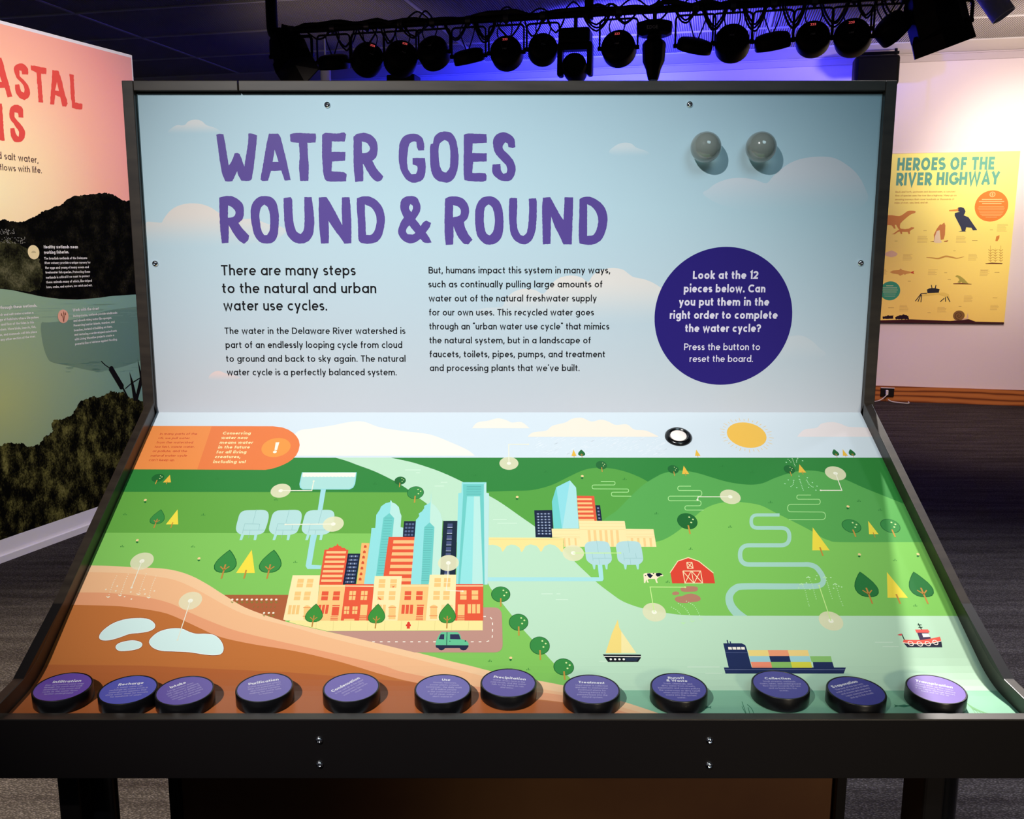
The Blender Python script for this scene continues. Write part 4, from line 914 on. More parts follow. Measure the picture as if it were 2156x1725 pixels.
def tri(x, y, c, dx=-6, n=3, w_=26, g_=9, h_=80): return [([(x+i*(w_+g_), y), (x+i*(w_+g_)+w_, y), (x+i*(w_+g_)+w_+dx, y+h_), (x+i*(w_+g_)+dx, y+h_)], c) for i in range(n)]
def steps(x, y, w_, c): return [([(x-i*2, y+i*14), (x+w_, y+i*14), (x+w_, y+i*14+6), (x-i*2, y+i*14+6)], c) for i in range(3)]
def arch(x, y, w_, h_, c, c2_): return [([(x, y+14), (x+w_*.2, y+3), (x+w_*.5, y-2), (x+w_*.8, y+3), (x+w_, y+14), (x+w_-3, y+h_), (x-3, y+h_)], c), ([(x-6, y+16), (x+w_+4, y+16), (x+w_+4, y+21), (x-6, y+21)], c2_), ([(x-10, y+92), (x+w_+2, y+92), (x+w_+2, y+97), (x-10, y+97)], c2_)]
house([(150, 132), (390, 132), (352, 524), (100, 528), (68, 520)], CR_, wn(196, 163, 54, 75, WO_, -13, True, CR_)+wn(280, 163, 54, 75, WO_, -13, True, CR_)+wn(172, 275, 54, 75, WO_, -13, True, CR_)+wn(256, 275, 54, 75, WO_, -13, True, CR_)+tri(118, 393, WO_, -12)+arch(248, 396, 58, 122, WO_, (236, 120, 66)))
house([(386, 215), (614, 215), (572, 528), (345, 528)], ORN, [([(386, 222), (612, 222), (611, 229), (385, 229)], CR_)]+wn(407, 273, 58, 78, REDH, -10, True, ORN)+wn(508, 273, 58, 78, REDH, -10, True, ORN)+tri(378, 390, REDH, -14, 3, 24)+[([(498, 392), (562, 392), (560, 402), (496, 402)], REDH), ([(497, 408), (558, 408), (550, 484), (488, 484)], REDH)]+steps(482, 492, 62, REDH))
house([(612, 210), (858, 210), (838, 528), (570, 528)], REDH, [([(612, 222), (857, 224), (856, 233), (611, 230)], CR_)]+wn(648, 270, 56, 78, WO_, -8, True, REDH, True)+wn(750, 270, 56, 78, WO_, -8, True, REDH, True)+wn(602, 405, 44, 66, WO_, -6, True, REDH, True)+wn(674, 405, 44, 66, WO_, -6, True, REDH, True)+[([(744, 390), (806, 390), (797, 484), (736, 484)], WO_), ([(600, 512), (690, 512), (688, 528), (596, 528)], WO_)]+steps(734, 492, 60, WO_))
house([(867, 140), (1104, 140), (1090, 330), (1065, 528), (832, 528)], CR_, wn(905, 166, 56, 76, WO_, -6, True, CR_)+wn(1005, 166, 56, 76, WO_, -6, True, CR_)+wn(894, 272, 56, 76, WO_, -6, True, CR_)+wn(993, 272, 56, 76, WO_, -6, True, CR_)+tri(868, 390, WO_, -6)+arch(990, 395, 60, 122, WO_, (236, 120, 66))
      +[([(1018, 222), (1026, 232), (1040, 222), (1034, 236), (1024, 242)], REDH), ([(896, 320), (906, 330), (926, 342), (918, 348), (900, 342)], REDH)])
house([(1100, 212), (1340, 212), (1316, 528), (1065, 528)], ORN, [([(1100, 222), (1338, 222), (1337, 230), (1099, 230)], CR_)]+wn(1130, 272, 56, 76, REDH, -5, True, ORN)+wn(1231, 272, 56, 76, REDH, -5, True, ORN)+tri(1104, 390, REDH, -6, 3, 27)+[([(1235, 390), (1297, 390), (1296, 400), (1234, 400)], REDH), ([(1236, 407), (1293, 407), (1288, 482), (1230, 482)], REDH)]+steps(1228, 490, 60, REDH))
house([(1347, 128), (1578, 128), (1568, 528), (1312, 528)], CR_, wn(1389, 158, 56, 76, WO_, -4, True, CR_)+wn(1472, 158, 56, 76, WO_, -4, True, CR_)+wn(1380, 271, 56, 76, WO_, -4, True, CR_)+wn(1466, 271, 56, 76, WO_, -4, True, CR_)+tri(1450, 390, (247, 214, 150), -4)+arch(1352, 392, 60, 122, WO_, (236, 120, 66)))
house([(1575, 210), (1813, 210), (1813, 528), (1567, 528)], REDH, [([(1576, 222), (1813, 222), (1813, 230), (1576, 230)], CR_)]+wn(1612, 265, 56, 80, WO_, 0, True, REDH)+wn(1713, 265, 56, 80, WO_, 0, True, REDH)+[([(1592, 388), (1652, 388), (1650, 484), (1590, 484)], WO_)]+tri(1678, 386, WO_, 0, 3, 30)+steps(1590, 492, 60, WO_))
for t in ((656.7, 1321, 1271.7, 38), (790, 1324, 1272, 37), (940.6, 1324, 1271, 37)): drop_tree(*t, c=(66, 146, 60))
a = c6('printed_hydrant'); a.poly([(1148, 560), (1150, 545), (1162, 536), (1174, 545), (1176, 560), (1182, 562), (1182, 576), (1172, 578), (1174, 598), (1146, 598), (1148, 578), (1138, 576), (1138, 564)], (226, 66, 50)); a.build()
a = c6('printed_car')
a.poly([(1398, 742), (1685, 742), (1685, 755), (1676, 768), (1662, 784), (1640, 788), (1618, 782), (1608, 768), (1480, 768), (1468, 782), (1448, 788), (1430, 782), (1420, 768), (1402, 764)], (40, 46, 70))
a.poly([(1450, 628), (1588, 628), (1612, 650), (1622, 690), (1668, 704), (1686, 725), (1686, 744), (1396, 742), (1402, 705), (1430, 650)], (104, 196, 148))
a.poly([(1442, 648), (1474, 648), (1472, 692), (1424, 690)], (50, 54, 84)); a.poly([(1524, 648), (1602, 648), (1616, 692), (1524, 690)], (50, 54, 84))
a.line([(1498, 628), (1494, 742)], (34, 60, 70), 6); a.disc((1523, 708), 5, (34, 60, 70), 10); a.disc((1658, 706), 7, (34, 60, 70), 10); a.build()
# cow, barn, mud
a = c3('printed_cow'); a.poly([(1803, 1462), (1808, 1446), (1830, 1440), (1985, 1438), (2010, 1446), (2030, 1466), (2024, 1476), (1992, 1478), (1962, 1500), (1955, 1515), (1968, 1550), (1950, 1550), (1934, 1506), (1864, 1506), (1850, 1520), (1866, 1546), (1848, 1548), (1835, 1512), (1826, 1552), (1810, 1552), (1808, 1500)], (252, 236, 200))
a.poly([(1845, 1445), (1880, 1442), (1895, 1458), (1914, 1462), (1900, 1480), (1885, 1500), (1868, 1490), (1848, 1468)], (30, 34, 60)); a.poly([(1948, 1440), (1985, 1438), (2006, 1444), (2022, 1462), (2000, 1464), (1990, 1476), (1962, 1482), (1944, 1462)], (24, 28, 44)); a.disc((1828, 1468), 8, (30, 34, 60), 10); a.disc((1918, 1445), 8, (30, 34, 60), 10); a.build()
a = c5('printed_barn'); a.poly([(420, 132), (505, 162), (622, 258), (637, 342), (290, 342), (275, 255), (335, 160)], (226, 72, 54))
WC = (252, 228, 180)
a.line([(272, 256), (335, 162), (420, 133), (505, 163), (624, 258)], WC, 7)
for l in ([(376, 242), (520, 242), (537, 340), (393, 340), (376, 242)], [(446, 242), (464, 340)], [(378, 246), (462, 338)], [(440, 246), (395, 338)], [(450, 246), (534, 338)], [(516, 246), (468, 338)], [(407, 172), (450, 172), (460, 220), (414, 220), (407, 172)], [(408, 173), (458, 219)], [(448, 173), (416, 219)]): a.line(l, WC, 6)
a.build()
a = c5('printed_mud_pool'); MU = (186, 130, 106)
a.poly([(357, 388), (378, 370), (440, 365), (488, 370), (498, 388), (482, 407), (420, 411), (372, 408)], MU, smooth=3); a.poly([(290, 423), (300, 412), (325, 408), (346, 418), (340, 432), (310, 438), (292, 432)], MU, smooth=3)
a.poly([(310, 466), (330, 450), (370, 445), (400, 432), (440, 425), (478, 432), (512, 450), (520, 472), (500, 488), (450, 494), (400, 502), (345, 498), (318, 484)], MU, smooth=3); a.build()
# boats
c9 = lambda name: SA(name, (1000, 1220), 3.85)
a = c9('printed_sailboat'); a.poly([(1158, 328), (1170, 400), (1308, 600), (1058, 600), (1110, 440)], (252, 236, 170)); a.poly([(1158, 328), (1166, 385), (1186, 425), (1186, 600), (1058, 600), (1110, 440)], (250, 222, 130))
a.poly([(1036, 610), (1345, 612), (1344, 640), (1322, 671), (1078, 671)], (26, 28, 36)); a.line([(1048, 627), (1345, 629)], (250, 246, 236), 7); a.poly([(1215, 637), (1330, 637), (1310, 664), (1222, 664)], (44, 54, 76))
for i in range(4): a.disc((1101+i*35, 650), 10, (250, 248, 240), 14)
a.build()
a = c5('printed_cargo_ship')
NB = (38, 50, 92)
a.poly([(730, 802), (740, 802), (748, 832), (738, 832)], NB); a.poly([(755, 812), (764, 812), (768, 832), (758, 832)], NB)
a.poly([(703, 828), (852, 828), (882, 842), (896, 880), (935, 1026), (748, 1026), (706, 838)], NB); a.poly([(708, 1024), (1698, 1024), (1680, 1074), (722, 1074)], NB)
for i in range(4): x = 742+i*35; a.poly([(x, 858), (x+29, 858), (x+33, 879), (x+4, 879)], (252, 244, 230))
a.line([(722, 902), (900, 904)], (96, 108, 150), 3); a.line([(718, 1042), (1688, 1042)], (120, 130, 166), 4)
cols_ = [[(250, 222, 136), (250, 162, 122), (252, 220, 140)], [(166, 214, 220), NB, (170, 220, 222)], [(250, 148, 116), (144, 196, 106), (226, 220, 74)]]
for j in range(3):
    for i in range(3):
        y0, y1 = 883+j*48, 883+(j+1)*48; xa, xb = 902+i*162+j*12, 902+(i+1)*162+j*12; a.poly([(xa, y0), (xb, y0), (xb+13, y1), (xa+13, y1)], cols_[j][i])
a.poly([(1406, 932), (1576, 932), (1586, 980), (1420, 980)], (146, 200, 116)); a.poly([(1430, 980), (1588, 980), (1602, 1026), (1436, 1026)], NB); a.build()
ct_ = lambda name: SA(name, (1880, 1290), 16.585)
a = ct_('printed_tugboat')
a.line([(880, 385), (1000, 600)], (24, 60, 40), 34); a.line([(860, 438), (1000, 438)], (24, 60, 40), 30); a.line([(890, 522), (1030, 522)], (24, 60, 40), 28); a.line([(300, 745), (400, 960)], (24, 60, 40), 34)
a.poly([(150, 785), (250, 745), (320, 750), (300, 815), (230, 808)], (226, 84, 84))
a.poly([(840, 690), (1235, 700), (1330, 920), (940, 970)], (70, 54, 86)); a.poly([(770, 598), (1220, 594), (1285, 680), (1240, 712), (820, 708)], (240, 98, 90)); a.poly([(1010, 735), (1245, 735), (1300, 855), (1055, 865)], (250, 248, 240))
a.poly([(365, 1060), (1000, 1110), (1690, 1010), (1725, 1222), (505, 1222)], (36, 40, 60)); a.poly([(345, 1040), (370, 955), (600, 962), (1000, 965), (1320, 915), (1640, 848), (1690, 1000), (1300, 1080), (900, 1090), (500, 1070)], (240, 96, 80))
a.line([(340, 1052), (500, 1078), (900, 1098), (1300, 1082), (1695, 1000)], (252, 238, 220), 26, smooth=4)
for x, y in ((620, 1085), (935, 1100), (1215, 1090), (1480, 1050)):
    u_, v_ = a.uv((x, y)); r_ = abs(a.uv((x+85, y))[0]-u_); a.quads(ribbon(ell(u_, v_, r_, r_*1.1, 20), r_*.35, True), (250, 232, 220))
a.build()
# water plants and fish at the foot
a = SA('printed_water_plant')
for l in ([(1562, 1478), (1567, 1492), (1572, 1505)], [(1562, 1488), (1567, 1498), (1572, 1506)], [(1573, 1484), (1582, 1492), (1588, 1505)], [(1575, 1490), (1579, 1505)]): a.line(spline(l, 3), (40, 120, 84), 1.3)
a.build()
a = SA('printed_water_plant')
for i in range(7): a.line([(2030+i*3, 1476+i*3), (2046+i*6, 1492+i*2), (2056+i*7, 1506)], (112, 176, 110), 1.3)
a.build()
for x, y, L_ in ((1488, 1490, 20), (1900, 1487, 36)):
    a = SA('printed_fish'); k = 1 if x < 1600 else -1
    a.poly([(x-L_*.55*k, y), (x-L_*.1*k, y-3), (x+L_*.25*k, y-1), (x+L_*.5*k, y-3), (x+L_*.42*k, y), (x+L_*.5*k, y+3), (x+L_*.25*k, y+1), (x-L_*.1*k, y+3)], (48, 118, 90)); a.build()
# place markers
for (cx_, cy_, r_, path) in ((591, 1033.5, 21, [(591, 1033.5), (656.5, 1033.5), (660.5, 1013.6)]), (701.8, 1104, 22, [(701.8, 1104), (601, 1105)]), (299, 1182, 24, [(299, 1182), (277, 1238)]), (401, 1265.5, 24, [(401, 1265.5), (374, 1348)]),
                             (944, 1186, 22, [(944, 1186), (943, 1212), (939.5, 1244), (974, 1245.5)]), (1071.5, 976, 20, [(1071.5, 976), (1071, 936), (1112, 936)]), (1207, 1165, 22.5, [(1207, 1165), (1306, 1165)]), (1537.5, 1046.5, 21.5, [(1537.5, 1046.5), (1470, 1046.5), (1468.5, 1053)]),
                             (1759, 997, 21.5, [(1759, 997), (1772.5, 1033), (1728, 1033)]), (1377.5, 1289.5, 24.5, [(1377.5, 1289.5), (1368.6, 1236.6), (1442.6, 1237)]), (1749.5, 1308, 25, [(1749.5, 1308), (1724.4, 1233.5)])):
    a = SA('printed_marker'); c_, R_ = a.disc((cx_, cy_), r_, (255, 250, 208, .70), 40); a.polyuv([ell(c_[0], c_[1], R_*.22, R_*.22, 16)], (255, 253, 232, .95))
    lc = (253, 248, 224, .9) if cy_ < 1140 or cx_ < 1000 else (206, 242, 150)
    a.line(path, lc, 1.8); a.disc(path[-1], 2.3, lc, 10); a.build()
def arrow(fac, path, up, c=(250, 240, 210), dr=4.4, sp_=14):
    a = fac('printed_arrow'); P_ = spline(path, 8); acc = 0; ds = [P_[0]]
    for p, q in zip(P_, P_[1:]):
        acc += math.dist(p, q)
        if acc > sp_: ds.append(q); acc = 0
    a.dots(ds, dr, c); x, y = path[-1]; k = -1 if up else 1
    a.line([(x-17, y-9*k), (x, y+2*k), (x+17, y-9*k)], c, 6.5); a.build()
for p in ([(370, 1005), (342, 1060), (320, 1120), (292, 1200)], [(475, 990), (445, 1060), (425, 1120), (400, 1185)], [(638, 985), (612, 1050), (590, 1110), (568, 1175)], [(727, 1008), (700, 1070), (680, 1130), (660, 1205)]): arrow(c1, p, False)
a = c1('printed_drop'); a.dots([(272, 1128), (362, 1142), (375, 1098), (498, 1152), (442, 1194), (503, 1216), (620, 1128), (627, 1170), (712, 1142)], 8, (252, 236, 206)); a.build()
AG = (196, 240, 180)
for p in ([(285, 535), (340, 572), (370, 620), (380, 668)], [(340, 505), (395, 545), (432, 600), (453, 652)], [(405, 487), (462, 520), (500, 575), (523, 636)]): arrow(c5, p, False, AG)
for p in ([(1400, 525), (1380, 450), (1368, 400), (1338, 345)], [(1457, 468), (1440, 410), (1425, 350), (1393, 290)], [(1587, 465), (1565, 400), (1548, 340), (1527, 290)], [(1673, 523), (1645, 450), (1632, 400), (1610, 345)]): arrow(c5, p, True, AG)
a = c5('printed_drop'); a.dots([(1315, 380), (1378, 338), (1405, 390), (1452, 308), (1462, 280), (1575, 295), (1598, 382), (1663, 372), (1640, 365), (1480, 362)], 6.5, AG); a.build()
cz = lambda name: SA(name, (1600, 940), 9.8)
for p in ([(640, 832), (672, 805), (692, 760), (695, 700)], [(895, 905), (865, 830), (840, 750), (816, 680)], [(1095, 842), (1030, 805), (990, 750), (965, 700)]): arrow(cz, p, True, (190, 240, 190), 11, 30)
a = cz('printed_drop')
a.dots([(580, 268), (610, 296), (638, 326), (665, 255), (680, 285), (690, 312), (700, 345), (712, 374), (725, 405), (780, 250), (766, 270), (758, 296), (755, 326)], 11, (200, 240, 190))
a.dots([(543, 332), (880, 300), (585, 695), (515, 775), (805, 618), (978, 650), (1082, 752), (760, 857), (1003, 850), (1177, 825), (1155, 908)], 15, (176, 234, 180)); a.build()

# ------------------------------------------------------------------ puzzle pieces on the foot of the board
DISCS = [  # face colours include the light on each piece, brightest on Transpiration
 ('Infiltration', (132, 1447), [('Infiltration', (110, 1438.8), (170, 1435.8))], ['Rain and melted snow seep', 'through the earth and soak', 'down past tree roots and', 'rocks as the water flows', 'further underground'], (118, 84, 184), 'leftmost, below the sandy hill'),
 ('Recharge', (269.8, 1453.2), [('Recharge', (248.5, 1444.4), (301.7, 1440))], ['A water table can', 'recharge as water pools in', 'underground aquifers that', 'store water deep for humans', 'for hundreds of years'], (98, 98, 196), 'touching the Intake piece'),
 ('Intake', (389, 1454.7), [('Intake', (359.7, 1450), (392.7, 1438.7))], ['Large intakes draw', 'and reservoirs, pumping', 'out millions of gallons of', 'water out of rivers and', 'streams to send where', 'water use needs'], (112, 92, 178), 'touching the Recharge piece'),
 ('Purification', (557.2, 1447.9), [('Purification', (523.5, 1443.3), (587, 1432.6))], ['Water treatment plants', 'filter out pollutants, dirt,', 'and harmful bacteria', 'making the water safe', 'to humans'], (120, 106, 182), 'fourth from the left end'),
 ('Condensation', (739.8, 1447.9), [('Condensation', (701.4, 1457.8), (758.8, 1428.7))], ['In the cool air of the upper', 'atmosphere, cooling', 'water vapor becomes', 'clouds'], (122, 106, 186), 'its lettering turned steeply'),
 ('Use', (932.5, 1451), [('Use', (930.2, 1433.6), (947.8, 1434))], ['Homes, factories,', 'power plants, schools', 'businesses; the daily work', 'of 15 million people', 'in the watershed use a', 'lot of clean water:', "don't waste it!"], (122, 112, 186), 'between Condensation and Precipitation'),
 ('Precipitation', (1070.6, 1438.4), [('Precipitation', (1038.9, 1427.5), (1106.6, 1433))], ['Water drops form in the', 'cold clouds, and the water', 'falls to the earth as rain', 'and snow.'], (108, 92, 172), 'lying farthest up the board'),
 ('Treatment', (1245.6, 1451.8), [('Treatment', (1218, 1438.9), (1273, 1440.6))], ['Used water is collected', 'and sent to wastewater', 'treatment plants for', 'cleaning before it is', 'pumped back into the', 'natural system.'], (106, 94, 172), 'just below the last round tree'),
 ('Runoff & Waste', (1429.3, 1448.2), [('Runoff', (1406.8, 1429.7), (1441, 1430.2)), ('& Waste', (1403.7, 1435.4), (1447.7, 1436.4))], ['Trash, chemicals, and', 'dirty water from streets,', 'basements and sewers pollute', 'the waterways as dirty runoff', 'when storm drains dump', 'waste into the system', 'water.'], (86, 80, 164), 'with a two line title'),
 ('Collection', (1643.4, 1442.6), [('Collection', (1611.3, 1430.9), (1665.6, 1431.4))], ['Small streams, wetlands', 'rivers, lakes, and underground', 'flow down towards the sea', 'and so back into the', 'ocean.'], (84, 76, 166), 'just under the cargo ship'),
 ('Evaporation', (1802.7, 1455.5), [('Evaporation', (1754.4, 1449), (1807, 1437))], ['The heat of the sun turns', 'water at the surface of lakes', 'and oceans and seas into', 'vapor rising into the air', 'and up to the clouds'], (76, 72, 158), 'second from the right end'),
 ('Transpiration', (1971, 1451.8), [('Transpiration', (1927.4, 1435.3), (2006, 1450))], ['Plants drink up the water', 'through roots, then release', 'it as vapor through leaves', 'back out to the air'], (132, 104, 190), 'the rightmost piece'),
]
RD_, TD_ = .0402, .0212
m_puck = mat((10, 9, 11), .32, .45); m_lip = mat((18, 17, 20), .25, .5)
puck_me = {}
tray_n = Vector((0, -.06, 1)).normalized()
def solve_top(x, y):
    """foot of the piece whose top centre is seen at x, y"""
    r = ray(x, y); Y = 1.21
    # top centre lies TD_ above the tray plane
    P0_ = Vector((0, 1.17, zt(1.17)))+tray_n*TD_
    return EYEP+r*((P0_-EYEP).dot(tray_n)/r.dot(tray_n))
for k, (nm, (x, y), titles, lines, lit_colr, where) in enumerate(DISCS):
    tc_ = solve_top(x, y); q = tc_-tray_n*(TD_-.0011)
    if q.y-RD_ < 1.1718: q.y = 1.1718+RD_; q.z = zt(q.y)+.0011
    d = empty('puzzle_piece', q, 'round black puzzle piece reading %s, %s' % (nm, where), 'puzzle piece', 'water cycle puzzle pieces')
    if 'rim' not in puck_me:
        bm = bmesh.new(); lathe(bm, [(RD_-.0012, 0), (RD_, .0012), (RD_, TD_-.0014), (RD_-.0008, TD_-.0002), (RD_-.0022, TD_-.0002), (RD_-.0026, TD_-.0009), (.0005, TD_-.0009)], 64, cap=False)
        bmesh.ops.recalc_face_normals(bm, faces=bm.faces); me = bpy.data.meshes.new('body'); bm.to_mesh(me); bm.free(); me.materials.append(m_puck)
        for p in me.polygons: p.use_smooth = True
        me.set_sharp_from_angle(angle=math.radians(35)); puck_me['rim'] = me
    d.rotation_mode = 'QUATERNION'; d.rotation_quaternion = tray_n.to_track_quat('Z', 'Y')
    o = bpy.data.objects.new('body', puck_me['rim']); COL.objects.link(o); o.parent = d
    bm = bmesh.new(); lathe(bm, [(RD_-.0027, TD_-.0012), (RD_-.0027, TD_-.0007), (.0004, TD_-.0007)], 64, cap=False)
    bpy.context.view_layer.update()
    face = bobj('face_plate', bm, mat(lit_colr, .3, .4, 0, 1, PK), d, world=False); face['label'] = 'purple printed face plate'
    # lettering lies in the plane of the face
    n = tray_n; U = Vector((1, 0, 0)); Vv = n.cross(U)
    pl = Plane(q+n*(TD_-.0007), U, Vv, .00003)
    a = Art(pl, 'printed_text', face)
    f_ = d.matrix_world
    W_ = (250, 246, 252)
    for t, p0, p1 in titles: write(a, t, p0, p1, W_, .15, tr=.07)
    p0, p1 = titles[-1][1], titles[-1][2]
    A2, B2 = Vector(pl.uv(*p0)), Vector(pl.uv(*p1)); e = (B2-A2).normalized(); nn = Vector((-e.y, e.x)); mid = (A2+B2)/2
    for i, t in enumerate(lines):
        L_ = text_width(t, .1)*.0046
        hh = .0062; dd = -(i+1)*hh-.001; c_ = mid+nn*dd
        tl = min(L_, 1.72*math.sqrt(max(1e-6, (RD_*.9)**2-min(c_.length, RD_*.86)**2)))
        c2_ = Vector(nn*c_.dot(nn)) + e*(c_.dot(e)*.6)
        write(a, t, tuple(c2_-e*tl/2), tuple(c2_+e*tl/2), (196, 186, 226), .09, .0056, uvs=True)
    a.build()

# ------------------------------------------------------------------ freestanding graphic partition at left
am = math.radians(20.9); PU = Vector((math.sin(am), math.cos(am), 0)); PN = Vector((math.cos(am), -math.sin(am), 0)); PO = Vector((-2.42, 4.797, 0))
part_ = empty('graphic_partition', PO, 'tall white partition wall printed with a pink sunset over a dark wooded river', 'partition')
def pbox(bm, s0, s1, d0, d1, z0, z1):
    M = Matrix(((PU.x, PN.x, 0, PO.x), (PU.y, PN.y, 0, PO.y), (0, 0, 1, 0), (0, 0, 0, 1))); box(bm, ((s0+s1)/2, (d0+d1)/2, (z0+z1)/2), (s1-s0, d1-d0, z1-z0), M)
m_white = mat((226, 220, 224), .6, .3)
SE = .893
bm = bmesh.new(); pbox(bm, -2.2, SE, -.12, -.002, .112, 2.672); bobj('wall_panel', bm, m_white, part_, bevel=.002)
bm = bmesh.new(); pbox(bm, -2.2, SE+.004, -.124, .004, .034, .1125); pbox(bm, -2.2, SE+.02, -.14, .022, 0, .034); bobj('plinth', bm, m_white, part_)
pc = Plane(PO, PU, (0, 0, 1), .0004)
ouv = pc.uv; pc.rect = (-2.18, .113, SE-.012, 2.66)
def grad(center, stops, rough=.5):
    m, N, L, b = proc(rough, .25)
    tc = N.new('ShaderNodeTexCoord'); vm = N.new('ShaderNodeVectorMath'); vm.operation = 'DISTANCE'; vm.inputs[1].default_value = center
    L.new(tc.outputs['Object'], vm.inputs[0]); r = ramp(N, [(p/2.2, c) for p, c in stops]); mt = N.new('ShaderNodeMath'); mt.operation = 'DIVIDE'; mt.inputs[1].default_value = 2.2
    L.new(vm.outputs['Value'], mt.inputs[0]); L.new(mt.outputs[0], r.inputs['Fac']); L.new(r.outputs['Color'], b.inputs['Base Color']); return m
def foliage(scale, stops, sz=1.0):
    m, N, L, b = proc(.9, .03)
    tc = N.new('ShaderNodeTexCoord'); n1 = N.new('ShaderNodeTexNoise'); n1.inputs['Scale'].default_value = scale; n1.inputs['Detail'].default_value = 8; n1.inputs['Roughness'].default_value = .75
    n2 = N.new('ShaderNodeTexNoise'); n2.inputs['Scale'].default_value = scale*.14; n2.inputs['Detail'].default_value = 3
    mp = N.new('ShaderNodeMapping'); mp.inputs['Scale'].default_value = (1, 1, sz)
    L.new(tc.outputs['Object'], mp.inputs['Vector'])
    for n in (n1, n2): L.new(mp.outputs['Vector'], n.inputs['Vector'])
    mt = N.new('ShaderNodeMath'); mt.operation = 'MULTIPLY_ADD'; mt.inputs[1].default_value = .55; L.new(n2.outputs['Fac'], mt.inputs[0])
    m2 = N.new('ShaderNodeMath'); m2.operation = 'MULTIPLY'; m2.inputs[1].default_value = .5; L.new(n1.outputs['Fac'], m2.inputs[0]); L.new(m2.outputs[0], mt.inputs[2])
    r = ramp(N, stops); L.new(mt.outputs[0], r.inputs['Fac']); L.new(r.outputs['Color'], b.inputs['Base Color']); return m
PA = lambda name, org=(0, 0), sc=1.0: Art(pc, name, part_, org, sc, prs)
cen = Plane.P(pc, *ouv(-10, 400), 0)
a = PA('printed_sunset_sky'); a.polyuv([[(-2.18, 1.2), (SE-.012, 1.2), (SE-.012, 2.655), (-2.18, 2.655)]], grad(cen, [(0, (250, 232, 178)), (.35, (250, 214, 166)), (.7, (248, 180, 152)), (1.05, (243, 160, 150)), (1.6, (208, 156, 164))])); a.build()
cen = Plane.P(pc, *ouv(0, 850), 0)
a = PA('printed_water'); P_ = [(0, 715), (100, 725), (200, 748), (350, 780), (500, 800), (650, 805), (800, 795), (950, 775), (1160, 762), (1400, 755)]
a.org, a.sc = (0, 430), 4.012
lo_ = [a.uv(p) for p in spline(P_, 3)]; a.polyuv([[(-2.18, .113), (SE-.012, .113)]+lo_[::-1]+[(-2.18, lo_[0][1]-.05)]], grad(cen, [(0, (176, 186, 120)), (.35, (150, 172, 132)), (.8, (124, 160, 140)), (1.5, (110, 150, 146))])); a.build()
a = PA('printed_reflection', (0, 430), 4.012); a.poly([(345, 1010), (420, 1000), (700, 960), (900, 900), (1195, 860), (1300, 850), (1300, 1290), (1190, 1320), (1050, 1370), (900, 1400), (780, 1408), (600, 1370), (450, 1340), (400, 1300), (360, 1180)], (92, 130, 124, .3), smooth=3); a.build()
a = PA('printed_reflection', (0, 430), 4.012)
for i in range(40):
    y = random.uniform(830, 1000); x = random.uniform(-40, 1100); a.line([(x, y), (x+random.uniform(60, 200), y-2)], (138, 172, 152), 2)
for i in range(30):
    y = random.uniform(1310, 1420); x = random.uniform(420, 1150); a.line([(x, y), (x+random.uniform(30, 90), y-2)], (100, 142, 128), 2)
a.build()
def bumpy(pts, amp, step=10):
    out = []
    for p, q in zip(pts, pts[1:]):
        k = max(1, int(math.dist(p, q)/step))
        for i in range(k): t = i/k; out.append((p[0]+(q[0]-p[0])*t+random.uniform(-amp, amp), p[1]+(q[1]-p[1])*t+random.uniform(-amp, amp)))
    return out+[pts[-1]]
F1 = foliage(90, [(.5, (4, 4, 3)), (.62, (22, 20, 14)), (.78, (62, 58, 38))])
F2 = foliage(90, [(.42, (16, 15, 9)), (.55, (56, 56, 34)), (.7, (110, 106, 76))])
F3 = foliage(110, [(.47, (5, 5, 3)), (.54, (40, 38, 18)), (.64, (104, 100, 50)), (.76, (150, 142, 86))], .7)
a = PA('printed_wooded_hill', (0, 430), 4.012)
hill = [(-400, 120), (0, 135), (30, 128), (80, 145), (170, 150), (210, 145), (300, 100), (360, 60), (440, 35), (520, 0), (560, -38), (620, -68), (720, -78), (800, -88), (880, -96), (960, -82), (1000, -48), (1050, -28), (1110, -26), (1500, -20)]
shore = [(1500, 755), (1160, 762), (950, 775), (800, 795), (650, 805), (500, 800), (350, 780), (200, 748), (100, 725), (0, 715), (-400, 705)]
hu = [a.uv(p) for p in bumpy(hill, 6)+shore]; left = [(-2.18+i*.09, hu[0][1]+.05*math.sin(i*.7)-.002*(19-i)+random.uniform(-.01, .01)) for i in range(19)]
a.polyuv([[(-2.18, hu[-1][1])]+left+hu], F1); a.build()
a = PA('printed_wooded_hill', (0, 430), 4.012); a.poly(bumpy([(-400, 330), (0, 320), (60, 300), (150, 330), (240, 380), (330, 470), (360, 600), (330, 720), (240, 740)], 8)+[(100, 722), (0, 712), (-400, 700)], F2); a.build()
a = PA('printed_blossom', (0, 430), 4.012)
a.dots([(random.uniform(-10, 120), 225+random.uniform(-14, 30)) for i in range(44)], 3, (150, 148, 140)); a.dots([(random.uniform(0, 220), 304+random.uniform(-26, 30)) for i in range(60)], 3, (140, 138, 128)); a.build()
a = PA('printed_bush', (0, 800), 4.312)
bush = [(-300, 640), (0, 605), (40, 580), (100, 570), (150, 580), (200, 575), (240, 605), (300, 600), (350, 590), (380, 550), (410, 510), (450, 500), (480, 460), (465, 400), (500, 355), (560, 365), (600, 345), (640, 330), (690, 260), (720, 200), (780, 175), (840, 150), (900, 160), (970, 130), (1000, 95), (1060, 115), (1110, 110), (1150, 150), (1240, 180), (1300, 190), (1700, 190)]
u0 = [a.uv(p) for p in bumpy(bush, 8)]; a.polyuv([u0+[(SE-.012, .113), (-2.18, .113), (-2.18, u0[0][1])]], F3); a.build()
a = PA('printed_bulrush', (0, 430), 4.012); BK = (16, 14, 12)
